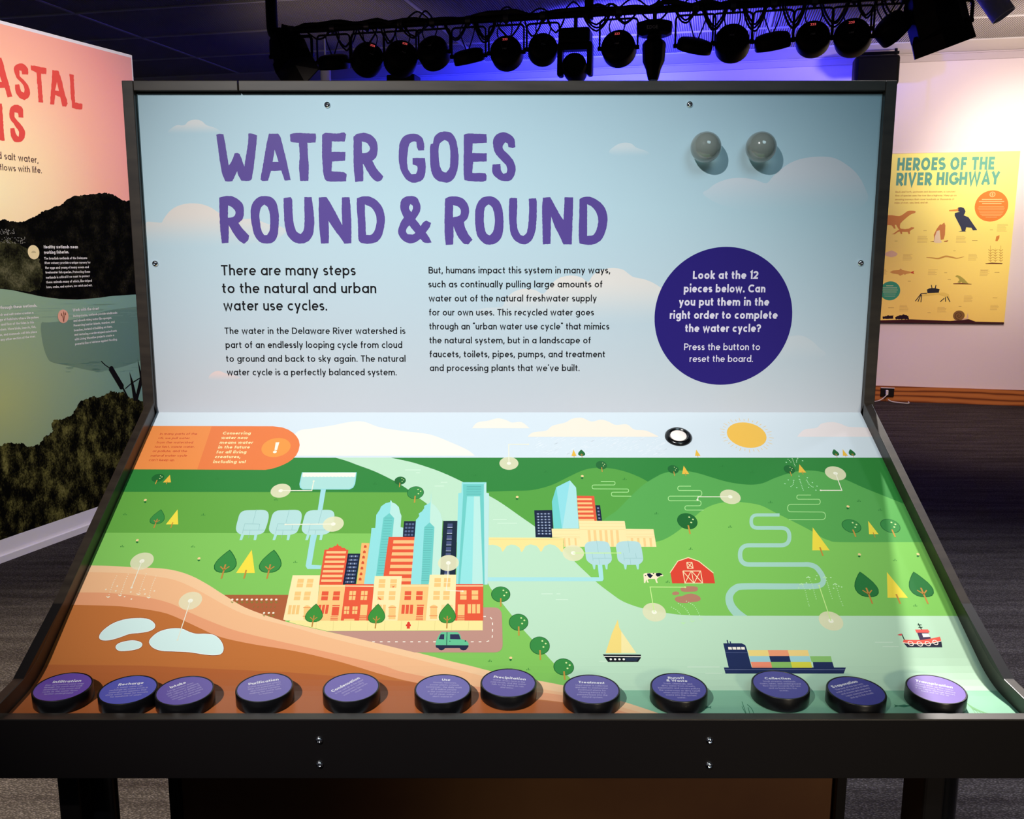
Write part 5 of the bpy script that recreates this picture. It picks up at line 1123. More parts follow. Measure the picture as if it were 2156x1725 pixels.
a.line([(852, 1325), (885, 1358), (925, 1385)], BK, 7); a.line([(935, 1390), (1025, 1540)], BK, 42); a.disc((938, 1394), 20, BK, 14); a.disc((1023, 1538), 20, BK, 14); a.line([(1030, 1540), (1080, 1640)], BK, 12)
a.poly([(1160, 1305), (1190, 1420), (1212, 1470), (1160, 1660), (1135, 1660), (1180, 1460)], BK); a.poly([(1092, 1418), (1122, 1500), (1160, 1660), (1125, 1660), (1105, 1520)], BK); a.line([(1055, 1558), (1110, 1510), (1200, 1455)], BK, 8); a.build()
CO = (236, 84, 74)
LETS = [([(-50,488),(10,485),(22,520),(60,660),(103,812),(62,820),(40,740),(-60,740),(-80,800),(-120,795),(-70,560)], [[(-15,600),(15,690),(-40,690)]]),
 ([(120,560),(150,537),(200,540),(235,580),(235,628),(185,625),(180,595),(162,592),(165,640),(215,690),(248,750),(245,810),(205,842),(160,820),(128,760),(125,712),(160,708),(180,770),(200,780),(205,750),(190,710),(135,650),(118,600)], []),
 ([(258,548),(388,572),(388,625),(345,618),(352,740),(362,865),(322,860),(315,740),(305,610),(262,590)], []),
 ([(440,588),(490,595),(515,670),(545,790),(568,870),(555,898),(525,895),(505,815),(462,800),(455,880),(420,878),(425,790),(435,680)], [[(478,690),(495,765),(462,760)]]),
 ([(583,620),(618,630),(625,760),(630,862),(692,875),(690,920),(640,918),(605,905),(595,800)], []),
 ([(-60,870),(15,872),(25,1000),(38,1185),(0,1180),(-30,1100),(-60,1000)], []),
 ([(80,930),(105,890),(150,882),(190,915),(195,990),(155,985),(150,950),(120,945),(125,990),(170,1040),(208,1100),(205,1160),(170,1195),(120,1190),(90,1140),(85,1080),(120,1075),(135,1130),(155,1150),(160,1110),(120,1050),(80,990)], [])]
for outer, holes in LETS:
    a = PA('title_letter', (0, 0), 3.993); a.polyuv([[a.uv(p) for p in rough(outer, amp=2.2)]]+[[a.uv(p) for p in h] for h in holes], CO); a.build()
a = PA('printed_text', (0, 0), 3.993); BR = (92, 62, 56)
write(a, "d salt water,", (-18, 1334), (322, 1373), BR, .1); write(a, "flows with life.", (0, 1432), (352, 1458), BR, .1); a.build()
a = PA('printed_text', (0, 430), 4.012); WH = (236, 232, 226)
def lines_(a, L_, c, w, sy=None):
    for t, x0, y0, x1, y1 in L_: write(a, t, (x0, y0), (x1, y1), c, w)
lines_(a, [("Healthy wetlands mean", 368, 374, 657, 373), ("working fisheries.", 370, 420, 582, 416)], WH, .15)
lines_(a, [("The brackish wetlands of the Delaware", 372, 468, 735, 464), ("River estuary provide a unique nursery for", 376, 506, 762, 501), ("the eggs and young of many ocean and", 380, 547, 748, 541), ("freshwater fish species. Protecting these", 383, 587, 760, 579), ("wetlands is critical if we want to protect", 386, 630, 755, 616), ("these animals-many of which, like striped", 389, 670, 774, 655), ("bass, crabs, and oysters, we catch and eat.", 391, 710, 778, 693)], WH, .13)
a.build()
a = PA('printed_text', (0, 430), 4.012)
lines_(a, [("through these wetlands.", 0, 888, 312, 868), ("Work with the river!", 612, 907, 833, 893)], WH, .15)
lines_(a, [("fresh and salt water creates a", -30, 948, 280, 925), ("range of habitats where life pulses", -40, 990, 324, 965), ("ebb and flow of the tides in this", -40, 1030, 285, 1007), ("ecosystem. More birds, insects, fish,", -60, 1075, 303, 1045), ("reptiles, and mammals call this place", -60, 1120, 310, 1087), ("than any other section of the river.", -50, 1162, 300, 1125),
  ("During storms, wetlands provide windbreaks", 615, 955, 988, 925), ("and absorb rising water like sponges.", 618, 995, 943, 968), ("Preserving barrier islands, marshes, and", 621, 1035, 966, 1003), ("beaches, instead of building on them,", 624, 1075, 947, 1042), ("and restoring overdeveloped waterfronts", 627, 1113, 985, 1078), ("with Living Shoreline projects create a", 630, 1152, 962, 1115), ("powerful line of defense against flooding.", 633, 1192, 990, 1150)], WH, .15)
a.build()
for (x, y, c) in ((281, 406, (246, 226, 170)), (531, 948, (240, 178, 150))):
    a = PA('printed_round_icon', (0, 430), 4.012); u_, v_ = a.uv((x, y)); a.polyuv([ell(u_, v_, .0365, .0365, 30)], c)
    if x < 400: a.polyuv([ell(u_, v_-.004, .015, .011, 14, 0, 180)], (206, 188, 140))
    else:
        for dx, dz in ((-.013, .018), (.005, .027), (.017, .021)): a.quads(ribbon([(u_, v_-.03), (u_+dx*.4, v_), (u_+dx, v_+dz)], .003), (140, 80, 60)); a.polyuv([ell(u_+dx*.9, v_+dz*.6, .003, .008, 10)], (140, 80, 60))
    a.build()

# ------------------------------------------------------------------ yellow poster on the far wall
def on_wall(x, y, d=0): return at_plane(x, y, WO+WN*d, WN)
post = empty('wall_poster', on_wall(2000, 680), 'tall yellow river animals poster board mounted on the far pinkish wall', 'poster')
pw = Plane(WO+WN*.021, WD, (0, 0, 1), .0006)
ua, va = pw.uv(2115, 681); ub, vb = pw.uv(2148, 318); ul = pw.uv(1790, 500)[0]; ua = (ua+ub)/2
bm = bmesh.new(); box(bm, ((ul+ua)/2, -.0105, (va+vb)/2), (ua-ul, .019, vb-va), Mw); bobj('poster_board', bm, mat((240, 226, 150), .6), post, bevel=.001)
WA = lambda name: Art(pw, name, post, (1820, 280), 4.107, prs)
m_y, N, L, b = proc(.55, .25)
tc = N.new('ShaderNodeTexCoord'); sp = N.new('ShaderNodeSeparateXYZ'); L.new(tc.outputs['Generated'], sp.inputs[0]); r = ramp(N, [(0, (250, 218, 112)), (.5, (250, 230, 122)), (1, (248, 242, 134))]); L.new(sp.outputs['Z'], r.inputs['Fac']); L.new(r.outputs['Color'], b.inputs['Base Color'])
a = WA('printed_ground'); a.polyuv([[(ul+.003, va+.003), (ua-.003, va+.003), (ua-.003, vb-.003), (ul+.003, vb-.003)]], m_y); a.build()
TE = (110, 176, 156)
a = WA('title_text'); STUFF.add('title_text'); write(a, 'HEROES OF THE', (280, 326), (1122, 318), TE, .17, .177); a.build()
a = WA('title_text'); STUFF.add('title_text'); write(a, 'RIVER HIGHWAY', (272, 455), (1160, 446), TE, .17, .177); a.build()
a = WA('printed_text')
for t, x0, x1, y in (("Back and forth, upstream and downstream, a constant", 268, 785, 518), ("flow of species uses the river like a highway. Many go on", 266, 795, 550), ("amazing journeys that cover hundreds or thousands of", 264, 775, 583), ("miles of river, sea, land, and air.", 260, 552, 612)): write(a, t, (x0, y), (x1, y-3), (206, 150, 84), .1)
for x, y, n, wd in ((460, 895, 6, 100), (795, 895, 6, 90), (1150, 790, 7, 92), (335, 1050, 6, 82), (900, 1050, 6, 85), (552, 1185, 5, 82), (1000, 1185, 6, 86), (1005, 1190, 1, 80), (140, 1180, 5, 60), (862, 1410, 6, 84), (1090, 1490, 5, 76), (305, 1490, 6, 78), (632, 1508, 5, 80)):
    for i in range(n): a.line([(x-i, y+i*10), (x-i+wd*random.uniform(.75, 1), y+i*10)], (216, 180, 104), 2.4)
for x, y, wd in ((510, 845, 28), (260, 935, 26), (1085, 838, 26), (930, 931, 48), (768, 1020, 20), (375, 1282, 26), (690, 1208, 24), (1125, 1206, 42), (1108, 1427, 40), (205, 1512, 50), (545, 1555, 28), (815, 1500, 24), (720, 1268, 28)): a.line([(x, y), (x+wd, y)], (180, 140, 80), 3)
a.build()
a = WA('printed_round_notice'); u_, v_ = a.uv((1098, 632)); R_ = abs(a.uv((1243, 632))[0]-u_); a.polyuv([ell(u_, v_, R_, R_, 48)], (240, 140, 66)); LO = (252, 206, 140)
a.quads(ribbon(ell(u_, v_+R_*.74, R_*.15, R_*.15, 18), .008, True), LO); a.quads(ribbon([(u_, v_+R_*.66), (u_, v_+R_*.82)], .012), LO)
for i, (x0, x1) in enumerate(((1015, 1190), (990, 1208), (1018, 1185))): a.line([(x0, 575+i*18), (x1, 575+i*18)], (252, 216, 150), 7)
for i in range(8): k_ = (110, 118, 112, 108, 104, 96, 84, 50)[i]; a.line([(1098-k_, 638+i*13), (1095+k_, 638+i*13)], LO, 3)
a.build()
a = WA('printed_round_notice'); u_, v_ = a.uv((222, 1366)); a.polyuv([ell(u_, v_, R_*.64, R_*.64, 40)], (70, 166, 132))
for i, wd in enumerate((34, 66, 72, 62, 54, 50)): a.line([(222-wd, 1322+i*18), (216+wd, 1322+i*18)], (210, 230, 180), 5 if i < 4 else 3)
a.build()
OT = (222, 150, 84)
a = WA('printed_otter'); a.poly([(60, 760), (120, 730), (178, 714), (240, 712), (300, 720), (340, 700), (375, 675), (410, 672), (440, 676), (438, 692), (412, 700), (390, 712), (350, 745), (310, 785), (308, 822), (320, 830), (295, 832), (275, 796), (262, 800), (270, 826), (255, 826), (235, 800), (190, 800), (182, 826), (150, 830), (110, 800)], OT, smooth=2); a.build()
a = WA('printed_otter'); a.poly([(234, 876), (255, 868), (285, 845), (310, 828), (350, 832), (385, 828), (405, 815), (430, 818), (428, 828), (405, 838), (392, 852), (394, 874), (382, 874), (374, 855), (326, 855), (326, 874), (314, 874), (306, 852), (290, 856), (262, 876)], OT); a.build()
a = WA('printed_cormorant'); a.poly([(732, 668), (795, 662), (812, 645), (835, 641), (860, 650), (874, 678), (866, 700), (858, 712), (900, 730), (930, 775), (975, 840), (938, 842), (924, 820), (880, 816), (872, 848), (880, 853), (812, 853), (842, 846), (832, 815), (808, 770), (780, 715), (782, 692), (825, 682), (800, 674), (732, 676)], (64, 70, 92)); a.poly([(732, 668), (795, 660), (810, 648), (812, 672), (795, 676), (732, 677)], (236, 160, 80)); a.build()
a = WA('printed_osprey'); a.poly([(598, 940), (606, 880), (632, 832), (650, 850), (655, 920), (672, 945), (650, 952), (610, 950)], (248, 226, 190)); a.poly([(606, 938), (600, 880), (625, 830), (655, 790), (665, 795), (690, 775), (700, 800), (696, 880), (685, 920), (660, 925), (652, 840), (625, 850), (608, 900)], (214, 140, 84)); a.poly([(685, 935), (725, 928), (715, 942), (692, 942)], (190, 120, 70)); a.poly([(565, 940), (600, 936), (598, 943)], (150, 90, 60)); a.build()
a = WA('printed_fish'); a.poly([(165, 1050), (195, 1030), (235, 1016), (270, 1030), (288, 1048), (270, 1066), (232, 1076), (195, 1066)], (240, 206, 170)); a.build()
a = WA('printed_eel'); a.line(spline([(535, 1077), (580, 1080), (640, 1086), (700, 1068), (750, 1074), (800, 1084), (862, 1070)], 6), (214, 164, 84), [3+11*math.sin(PI*i/36) for i in range(37)]); a.build()
a = WA('printed_fish'); a.poly([(220, 1204), (245, 1190), (300, 1186), (312, 1172), (328, 1186), (380, 1196), (405, 1202), (430, 1192), (424, 1206), (432, 1220), (402, 1212), (360, 1220), (350, 1228), (340, 1220), (308, 1236), (292, 1222), (245, 1216)], (226, 168, 92)); a.poly([(405, 1202), (430, 1192), (424, 1206), (432, 1220), (402, 1212)], (216, 88, 60)); a.build()
a = WA('printed_frog'); a.poly([(768, 1302), (850, 1298), (930, 1306), (920, 1310), (768, 1308)], (120, 70, 52)); a.poly([(784, 1240), (802, 1230), (830, 1240), (860, 1262), (892, 1296), (900, 1304), (850, 1300), (838, 1286), (826, 1298), (804, 1292), (822, 1272), (810, 1252)], (186, 176, 84)); a.build()
a = WA('printed_crab'); a.poly([(540, 1355), (560, 1345), (580, 1342), (575, 1315), (582, 1315), (588, 1342), (608, 1342), (615, 1315), (622, 1316), (617, 1344), (650, 1352), (640, 1392), (600, 1390), (545, 1388)], (50, 52, 60)); a.poly([(545, 1386), (490, 1412), (560, 1406), (640, 1396), (690, 1412), (738, 1440), (730, 1396), (690, 1380)], (250, 220, 110))
for l in ([(540, 1386), (490, 1390), (440, 1455)], [(490, 1395), (462, 1460)], [(495, 1400), (488, 1463)], [(690, 1430), (655, 1460)], [(700, 1420), (702, 1460)], [(715, 1415), (740, 1462)]): a.line(l, (50, 52, 60), 7)
a.build()
a = WA('printed_mussels'); a.poly(bumpy([(155, 1592), (200, 1580), (250, 1578), (252, 1606), (160, 1610)], 3, 8), (44, 28, 40)); a.poly(bumpy([(265, 1594), (300, 1578), (340, 1572), (380, 1582), (386, 1612), (270, 1612)], 3, 8), (44, 28, 40)); a.build()
a = WA('printed_snail'); a.poly([(880, 1600), (895, 1555), (900, 1600), (880, 1625), (770, 1625), (800, 1600)], (236, 200, 160)); u_, v_ = a.uv((816, 1580)); a.polyuv([ell(u_, v_, R_*.36, R_*.34, 26)], (140, 104, 62)); a.quads(ribbon([(u_+R_*.02*t*math.cos(t*.8), v_+R_*.02*t*math.sin(t*.8)) for t in range(15)], .006), (96, 70, 46)); a.build()
a = WA('printed_shore'); a.poly([(100, 1622), (400, 1612), (740, 1626), (830, 1620), (900, 1610), (960, 1632), (1206, 1638), (1206, 1650), (60, 1640)], (70, 34, 40)); a.build()
a = WA('printed_reeds')
for x in (1090, 1132, 1180):
    for j in range(5): y = 1110-j*22; a.line([(x-18, y-14), (x, y), (x+18, y-14)], (214, 170, 84), 5)
    a.line([(x, 1115), (x, 975 if x != 1132 else 1000)], (214, 170, 84), 3)
a.poly([(1045, 1128), (1100, 1122), (1195, 1126), (1190, 1134), (1050, 1133)], (110, 62, 46)); a.poly([(1132, 935), (1140, 895), (1168, 884), (1166, 910), (1150, 936)], (224, 146, 70)); a.build()

# ------------------------------------------------------------------ wall outlet with plug and cord
oc = on_wall(1868, 826, .025)
out = empty('wall_outlet', oc, 'small black outlet box on the wooden baseboard', 'outlet')
uo, vo = (oc-WO).dot(WD), oc.z
bm = bmesh.new(); box(bm, (uo, -.032, vo), (.13, .014, .085), Mw); bobj('cover_plate', bm, m_blk, out, bevel=.002)
bm = bmesh.new(); box(bm, (uo, -.034, vo+.046), (.134, .018, .007), Mw); bobj('top_flange', bm, mat((210, 206, 206), .4), out)
pl_ = empty('power_plug', oc+WN*.03, 'white plug with grey cord in the baseboard outlet', 'plug')
bm = bmesh.new(); box(bm, (uo-.008, -.055, vo), (.026, .03, .05), Mw); bobj('plug_body', bm, mat((210, 206, 204), .4), pl_, bevel=.004)
bm = bmesh.new(); q0 = Mw @ Vector((uo-.008, -.06, vo-.02))
tube(bm, spline([tuple(q0), tuple(Mw @ Vector((uo-.01, -.09, .08))), tuple(Mw @ Vector((uo-.09, -.12, .02))), tuple(Mw @ Vector((uo-.25, -.2, .008)))], 6), .005); tube(bm, spline([tuple(Mw @ Vector((uo+.0, -.1, .03))), tuple(Mw @ Vector((uo+.05, -.11, .01))), tuple(Mw @ Vector((uo+.18, -.16, .008))), tuple(Mw @ Vector((uo+.2, -.09, .012)))], 6), .006)
o = bobj('cord', bm, mat((190, 186, 184), .5), pl_, smooth=True); o['kind'] = 'stuff'

# ------------------------------------------------------------------ lighting pipe and stage lights
DP = 6.5
def on_pipe(x, y, D=DP): return at_plane(x, y, -WN*D, WN)
m_lt = mat((5, 5, 6), .5, .12); m_cab_ = mat((8, 8, 9), .6, .3); m_clamp = mat((70, 70, 74), .35, .5, .8)
ZPIPE = 3.11
def pipe_pt(s_, z=ZPIPE, d=0): return -WN*(DP+d)+WD*s_+Vector((0, 0, z))
def s_of(x, y=40): return on_pipe(x, y).dot(WD)
pp = empty('lighting_pipe', pipe_pt(s_of(1240, 30), ZC), 'long black lighting pipe hung below the ceiling across the room', 'lighting pipe')
bm = bmesh.new(); tube(bm, [pipe_pt(s_of(585, 64)), pipe_pt(s_of(2400, -30))], .024, 14); bobj('pipe', bm, m_lt, pp, smooth=True)
for x, r_ in ((572, .042), (1240, .03), (1905, .026)):
    s_ = s_of(x, 30); bm = bmesh.new(); tube(bm, [pipe_pt(s_, ZC-.004), pipe_pt(s_, ZPIPE-.04 if x > 600 else ZPIPE-.01), ] if x > 600 else spline([tuple(pipe_pt(s_, ZC-.004)), tuple(pipe_pt(s_, 3.2)), tuple(pipe_pt(s_+.01, 3.1)), tuple(pipe_pt(s_+.06, ZPIPE-.03)), tuple(pipe_pt(s_+.12, ZPIPE))], 4), r_, 14); bobj('hanger', bm, m_lt, pp, smooth=True)
bm = bmesh.new(); P_ = [pipe_pt(s_of(595, 62)+i*.09, ZPIPE+.02+random.uniform(-.012, .022), random.uniform(-.02, .02)) for i in range(50)]
tube(bm, spline([tuple(p) for p in P_], 2), .017, 6); bobj('taped_cable', bm, m_cab_, pp, smooth=True)
def yoke_parts(t, c, r, top, thin=.007, axis_side=None):
    sd = axis_side or WD
    bm = bmesh.new(); A_ = c+sd*(r+.012); B_ = c-sd*(r+.012); zt2 = top-.045
    At, Bt = Vector((A_.x, A_.y, zt2)), Vector((B_.x, B_.y, zt2))
    tube(bm, rounded3([A_, At, Bt, B_], .03), thin, 6); bobj('yoke', bm, m_lt, t, smooth=True)
    bm = bmesh.new(); m_ = (At+Bt)/2; tube(bm, [m_, Vector((m_.x, m_.y, top+.03))], .011, 8); M_ = Matrix.Translation(Vector((m_.x, m_.y, top))) @ WD.to_track_quat('Z', 'Y').to_matrix().to_4x4()
    lathe(bm, [(.031, -.018), (.031, .018)], 14, M_); bobj('clamp', bm, m_clamp, t, smooth=True)
    for p in (A_, B_):
        bm = bmesh.new(); M_ = Matrix.Translation(p) @ sd.to_track_quat('Z', 'Y').to_matrix().to_4x4(); lathe(bm, [(.014, -.012), (.014, .012)], 10, M_); bobj('knob', bm, m_lt, t, smooth=True)
def rounded3(pts, r, n=4):
    out = [pts[0]]
    for A_, B_, C_ in zip(pts, pts[1:], pts[2:]):
        p, q = B_+(A_-B_).normalized()*r, B_+(C_-B_).normalized()*r
        for k in range(n+1): t = k/n; out.append(p*(1-t)**2+B_*2*t*(1-t)+q*t*t)
    return out+[pts[-1]]
AWAY = -WN
def par(x, y, rp, axis, label, led=False, deep=.13, text=True):
    c = on_pipe(x, y); mpp = (c.y*ct-(c.z-EYE)*st)/F; r = rp*mpp; ax = Vector(axis).normalized()
    t = empty('par_light', c, label, 'stage light', 'round par lights on the ceiling pipe')
    M_ = Matrix.Translation(c) @ ax.to_track_quat('Z', 'Y').to_matrix().to_4x4()
    bm = bmesh.new(); h_ = deep; lathe(bm, [(.001, -h_*.5), (r*.55, -h_*.49), (r*.86, -h_*.4), (r*.97, -h_*.25), (r, -h_*.1), (r, h_*.42), (r*.96, h_*.5), (r*.9, h_*.5), (r*.9, h_*.4), (.001, h_*.4)], 32, M_, cap=False)
    bobj('housing', bm, m_lt, t, smooth=True)
    bm = bmesh.new(); lathe(bm, [(r*.88, h_*.405), (r*.5, h_*.43), (.001, h_*.44)], 28, M_, cap=False); o = bobj('lens', bm, mat((60, 60, 110), .1, .6), t, smooth=True)
    yoke_parts(t, c, r, ZPIPE)
    for sg in (-.018, .018):
        bm = bmesh.new(); b0 = c-ax*h_*.48+WD*sg*.6; w0 = pipe_pt(c.dot(WD)+sg*2, ZPIPE-.02)
        mid = (b0+w0)/2+WD*sg*1.5-ax*.03; tube(bm, spline([tuple(b0), tuple(mid), tuple(w0)], 5), .0045, 5); bobj('lead', bm, m_cab_, t, smooth=True)
    if text and ax.dot(AWAY) > .5:
        up = Vector((0, 0, 1)); uu = (WD-ax*WD.dot(ax)).normalized(); vv = (-ax).cross(uu)
        o_ = c-ax*(h_*.505)
        pz = Plane(o_, uu, vv, .0012); a = Art(pz, 'printed_label', t, mk=prs); a.mk = lambda c, al=1: mat(tuple(c), .5, .3)
        write(a, 'PAR', (-.012, -.008), (.016, -.008), (120, 120, 120), .14, uvs=True); a.build()
        if led:
            a = Art(pz, 'led_display', t); m_ = mat((255, 70, 70), .4); a.mk = lambda c, al=1: M_LED
            for dx in (-.016, -.004, .008): a.quads(ribbon([(dx, r*.52), (dx+.008, r*.52), (dx+.008, r*.52+.011), (dx, r*.52+.011)], .003), (255, 60, 60))
            a.build()['kind'] = 'stuff'
M_LED = bpy.data.materials.new('led_glow'); M_LED.use_nodes = True
_b = M_LED.node_tree.nodes['Principled BSDF']; _b.inputs['Base Color'].default_value = (.5, .02, .02, 1); _b.inputs['Emission Color'].default_value = (1, .12, .12, 1); _b.inputs['Emission Strength'].default_value = .7
def ax_(side, away, up): return WD*side+AWAY*away+Vector((0, 0, up))
par(703, 130, 33, ax_(0, .25, -1), 'flat par light seen edge on, nearest the left end of the pipe', deep=.1, text=False)
par(775, 124, 33, ax_(-.62, .75, -.3), 'narrow turned par light just right of the leftmost edge-on one', led=True, deep=.15)
par(845, 122, 35, ax_(-.5, .8, -.35), 'par light turned slightly left, above the small ceiling speaker', led=True, deep=.15)
par(912, 110, 33.5, ax_(.12, .8, -.45), 'round par light second to the left of the first moving head pair of discs', deep=.14)
par(987, 118, 33, ax_(.15, .3, -1), 'edge-on tilted par light left of centre', deep=.09, text=False)
par(1066, 111, 34, ax_(.0, .95, -.25), 'full round par light with red digits left of the big moving head', led=True)
par(1143, 103, 31, ax_(-.2, .9, -.3), 'round par light touching the big moving head on its left')
par(1302, 101, 36, ax_(.1, .95, -.28), 'round par light with red digits between the two moving heads', led=True)
par(1463, 95, 37, ax_(-.25, .35, -1), 'edge-on par light just right of the slim moving head', deep=.08, text=False)
par(1541, 89, 36, ax_(.05, .85, -.4), 'round par light between two edge-on par lights on the right', deep=.15)
par(1626, 86, 37, ax_(.15, .3, -1), 'edge-on par light second from the right', deep=.1, text=False)
par(1711, 81, 35, ax_(.1, .95, -.25), 'round par light with red digits, left one of the right pair', led=True)
par(1794, 78, 37.5, ax_(.22, .95, -.25), 'round par light with red digits, right one of the right pair', led=True)
par(1876, 58, 36, ax_(.85, .35, -.8), 'par light tilted steeply beside the big right fresnel', deep=.13, text=False)
def fresnel(x, y, k, axis, label, rot):
    c = on_pipe(x, y); ax = Vector(axis).normalized(); M_ = Matrix.Translation(c) @ ax.to_track_quat('Z', 'Y').to_matrix().to_4x4() @ Matrix.Rotation(rot, 4, 'Z')
    t = empty('fresnel_light', c, label, 'stage light')
    bm = bmesh.new(); lathe(bm, [(.05*k, -.17*k), (.11*k, -.15*k), (.135*k, -.05*k), (.135*k, .06*k), (.12*k, .08*k)], 8, M_); bobj('housing', bm, m_lt, t, bevel=.004)
    bm = bmesh.new(); lathe(bm, [(.135*k, .03*k), (.152*k, .06*k), (.156*k, .13*k), (.146*k, .13*k), (.001, .08*k)], 6, M_, cap=False); bobj('flared_hood', bm, m_lt, t)
    yoke_parts(t, c, .14*k, ZPIPE, .011)
    bm = bmesh.new(); b0 = c-ax*.15*k; tube(bm, spline([tuple(b0), tuple(b0+WD*.1+Vector((0, 0, .06))), tuple(pipe_pt(c.dot(WD)+.14, ZPIPE))], 6), .006, 6); bobj('lead', bm, m_cab_, t, smooth=True)
fresnel(614, 118, 1.05, ax_(.45, -.3, -.8), 'large black fresnel light at the left end of the pipe', .3)
fresnel(1974, 46, 1.28, ax_(.3, .1, -.85), 'large black fresnel light at the right end of the pipe', .5)
# moving heads
c = on_pipe(1211, 145); mh = empty('moving_head', c, 'big moving head with a round head between two arms, above the panel centre', 'stage light'); ax = ax_(.05, -.9, .1).normalized()
def at_off(c, dx, dz, dy=0): return c+WD*dx+Vector((0, 0, dz))+AWAY*dy
bm = bmesh.new(); box(bm, (0, 0, 0), (.21, .18, .1), Matrix.Translation(at_off(c, 0, .2)) @ Matrix.Rotation(-AZ, 4, 'Z')); bobj('base', bm, m_lt, mh, bevel=.02)
for sg in (-1, 1):
    bm = bmesh.new(); box(bm, (0, 0, 0), (.035, .1, .19), Matrix.Translation(at_off(c, sg*.1, .045)) @ Matrix.Rotation(-AZ, 4, 'Z')); bobj('arm', bm, m_lt, mh, bevel=.012)
bm = bmesh.new(); box(bm, (0, 0, 0), (.235, .1, .05), Matrix.Translation(at_off(c, 0, .14)) @ Matrix.Rotation(-AZ, 4, 'Z')); bobj('crossbar', bm, m_lt, mh, bevel=.012)
bm = bmesh.new(); M_ = Matrix.Translation(at_off(c, 0, -.0)) @ ax.to_track_quat('Z', 'Y').to_matrix().to_4x4(); lathe(bm, [(.03, -.14), (.07, -.12), (.082, -.04), (.082, .08), (.07, .1), (.066, .09), (.001, .085)], 28, M_, cap=False); bobj('head', bm, m_lt, mh, smooth=True)
bm = bmesh.new(); tube(bm, [at_off(c, 0, .24), Vector((at_off(c, 0, 0).x, at_off(c, 0, 0).y, ZPIPE))], .014, 8); bobj('clamp', bm, m_clamp, mh)
c = on_pipe(1378, 62); mh = empty('moving_head', c, 'slim moving head with a tapered body and flared base right of centre', 'stage light')
Mr = lambda p: Matrix.Translation(p) @ Matrix.Rotation(-AZ, 4, 'Z')
bm = bmesh.new(); lathe(bm, [(.085, -.045), (.12, -.03), (.125, .035), (.1, .045)], 8, Mr(c) @ Matrix.Rotation(PI/8, 4, 'Z')); bobj('base', bm, m_lt, mh, bevel=.006)
bm = bmesh.new(); lathe(bm, [(.045, -.1), (.05, -.03)], 16, Mr(c)); bobj('neck', bm, m_lt, mh, smooth=True)
bm = bmesh.new(); lathe(bm, [(.035, -.32), (.052, -.25), (.074, -.2), (.08, -.09), (.06, -.065)], 8, Mr(at_off(c, 0, 0))); bobj('head', bm, m_lt, mh, bevel=.008)
bm = bmesh.new(); lathe(bm, [(.03, -.326), (.03, -.318)], 12, Mr(c)); o = bobj('lens', bm, mat((150, 190, 255), .1, .6), mh)
bm = bmesh.new(); tube(bm, [at_off(c, 0, .04), Vector((c.x, c.y, ZPIPE))], .014, 8); bobj('clamp', bm, m_clamp, mh)
pz = Plane(at_off(c, 0, 0)+WN*.118, WD, (0, 0, 1), .0012); a = Art(pz, 'printed_label', mh, mk=prs); write(a, 'EDGE', (-.04, -.02), (.03, -.02), (150, 150, 150), .13, uvs=True); a.build()
# cable loops
ORD = 'first second third fourth fifth sixth seventh eighth ninth tenth eleventh twelfth thirteenth fourteenth fifteenth sixteenth seventeenth eighteenth nineteenth twentieth'.split()
for ci, (x0, x1, yl, n) in enumerate(((640, 700, 82, 1), (700, 752, 104, 2), (752, 800, 92, 1), (800, 840, 92, 2), (842, 905, 82, 2), (930, 985, 84, 2), (995, 1050, 90, 3), (1040, 1098, 74, 1), (1100, 1142, 74, 1), (1150, 1195, 70, 1), (1225, 1290, 66, 3), (1290, 1345, 52, 2), (1345, 1412, 50, 1), (1418, 1470, 52, 2), (1475, 1535, 66, 3), (1560, 1618, 64, 3), (1640, 1700, 62, 3), (1722, 1792, 56, 3), (1800, 1850, 34, 2), (1850, 1905, 40, 2))):
    for j in range(n):
        s0, s1 = s_of(x0+j*3), s_of(x1-j*3); zb = on_pipe((x0+x1)/2, yl-j*6).z; d = random.uniform(-.05, .05)
        P_ = [pipe_pt(s0+.01, ZPIPE-.01, d)]
        for k in range(1, 8):
            t = k/8; P_.append(pipe_pt(s0+(s1-s0)*(t+.06*math.sin(2*PI*t)), zb+(ZPIPE-zb)*abs(2*t-1)**2.4+random.uniform(-.004, .004), d))
        P_.append(pipe_pt(s1-.01, ZPIPE-.01, d))
        bm = bmesh.new(); tube(bm, spline([tuple(p) for p in P_], 3), .0065, 6)
        o = bobj('power_cable', bm, m_cab_, None, smooth=True); tag(o, 'black cable loop, %s bunch from the left along the pipe%s' % (ORD[ci], ('', ', outer loop', ', inner loop', ', innermost loop')[0 if n == 1 else j+1]), 'cable', 'cable loops under the lighting pipe')
for i in range(16):
    x = random.uniform(620, 1880); s0 = s_of(x); s1 = s0+random.uniform(.1, .22); P_ = [pipe_pt(s0, ZPIPE+.015), pipe_pt((s0+s1)/2, ZPIPE+random.uniform(.04, .085)), pipe_pt(s1, ZPIPE+.015)]
    bm = bmesh.new(); tube(bm, spline([tuple(p) for p in P_], 6), .006, 6); bobj('cable_arch', bm, m_cab_, pp, smooth=True)
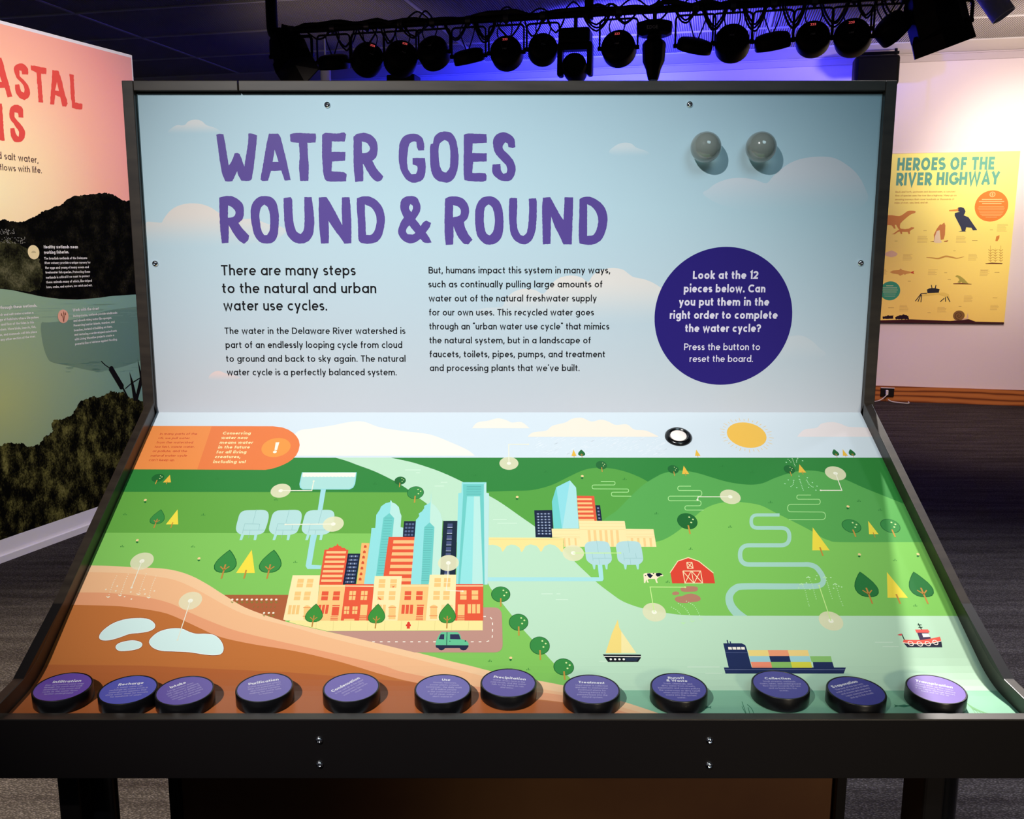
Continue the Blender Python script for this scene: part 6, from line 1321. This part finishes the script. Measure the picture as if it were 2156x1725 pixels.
# speakers and white cylinders
c = at_plane(1843, 152, -WN*9.85, WN)
sp_ = empty('hanging_speaker', c, 'black box speaker hung below the ceiling behind the right panel corner', 'speaker')
bm = bmesh.new(); box(bm, (0, 0, 0), (.4, .22, .28), Matrix.Translation(c) @ Matrix.Rotation(-AZ, 4, 'Z')); bobj('cabinet', bm, m_lt, sp_, bevel=.03)
bm = bmesh.new(); box(bm, (0, -.115, 0), (.34, .008, .22), Matrix.Translation(c) @ Matrix.Rotation(-AZ, 4, 'Z')); bobj('grille', bm, m_lt, sp_)
bm = bmesh.new(); box(bm, (0, 0, .17), (.4, .03, .025), Matrix.Translation(c) @ Matrix.Rotation(-AZ, 4, 'Z'))
bobj('bracket', bm, m_lt, sp_)
for dx in (-.17, .17):
    bm = bmesh.new(); p = at_off(c, dx, .15); tube(bm, [p, Vector((p.x, p.y, ZC-.0))], .012, 8); bobj('drop_rod', bm, m_lt, sp_)
p = at_plane(1885, 150, -WN*9.85, WN); bm = bmesh.new(); tube(bm, [Vector((p.x, p.y, 2.4)), Vector((p.x, p.y, ZC))], .009, 8); tag(bobj('hanging_rod', bm, m_lt), 'thin black vertical rod right of the box speaker', 'rod')
c = at_plane(850, 171, -WN*8.6, WN); sp_ = empty('ceiling_speaker', c, 'small black ceiling box peeking over the panel left of centre', 'speaker')
bm = bmesh.new(); box(bm, (0, 0, 0), (.27, .2, .09), Matrix.Translation(c) @ Matrix.Rotation(-AZ, 4, 'Z')); bobj('cabinet', bm, m_lt, sp_, bevel=.01)
bm = bmesh.new(); p = at_off(c, 0, .04); tube(bm, [p, Vector((p.x, p.y, ZC))], .012, 8); bobj('drop_rod', bm, m_lt, sp_)
m_wc = mat((190, 190, 205), .5, .3)
c = at_plane(686, 165, -WN*8.2, WN); t = empty('cylinder_light', c, 'white vertical cylinder light under the leftmost edge-on par light', 'ceiling light')
bm = bmesh.new(); lathe(bm, [(.044, -.12), (.047, -.118), (.047, .11), (.04, .115)], 24, Matrix.Translation(c)); bobj('shade', bm, m_wc, t, smooth=True)
bm = bmesh.new(); tube(bm, [at_off(c, 0, .11), Vector((c.x, c.y, ZC))], .008, 8); bobj('stem', bm, m_wc, t)
c = at_plane(2092, 2, -WN*7.0, WN); t = empty('cylinder_light', c, 'white tilted cylinder light at the top right corner', 'ceiling light')
axc = ax_(.52, -.15, -.8).normalized(); M_ = Matrix.Translation(c) @ axc.to_track_quat('Z', 'Y').to_matrix().to_4x4()
bm = bmesh.new(); lathe(bm, [(.07, -.13), (.075, -.125), (.075, .12), (.07, .12), (.066, .05), (.001, .05)], 28, M_, cap=False); bobj('shade', bm, m_wc, t, smooth=True)
bm = bmesh.new(); p = c-axc*.1; tube(bm, [p, Vector((p.x, p.y, ZC))], .01, 8); bobj('stem', bm, m_wc, t)
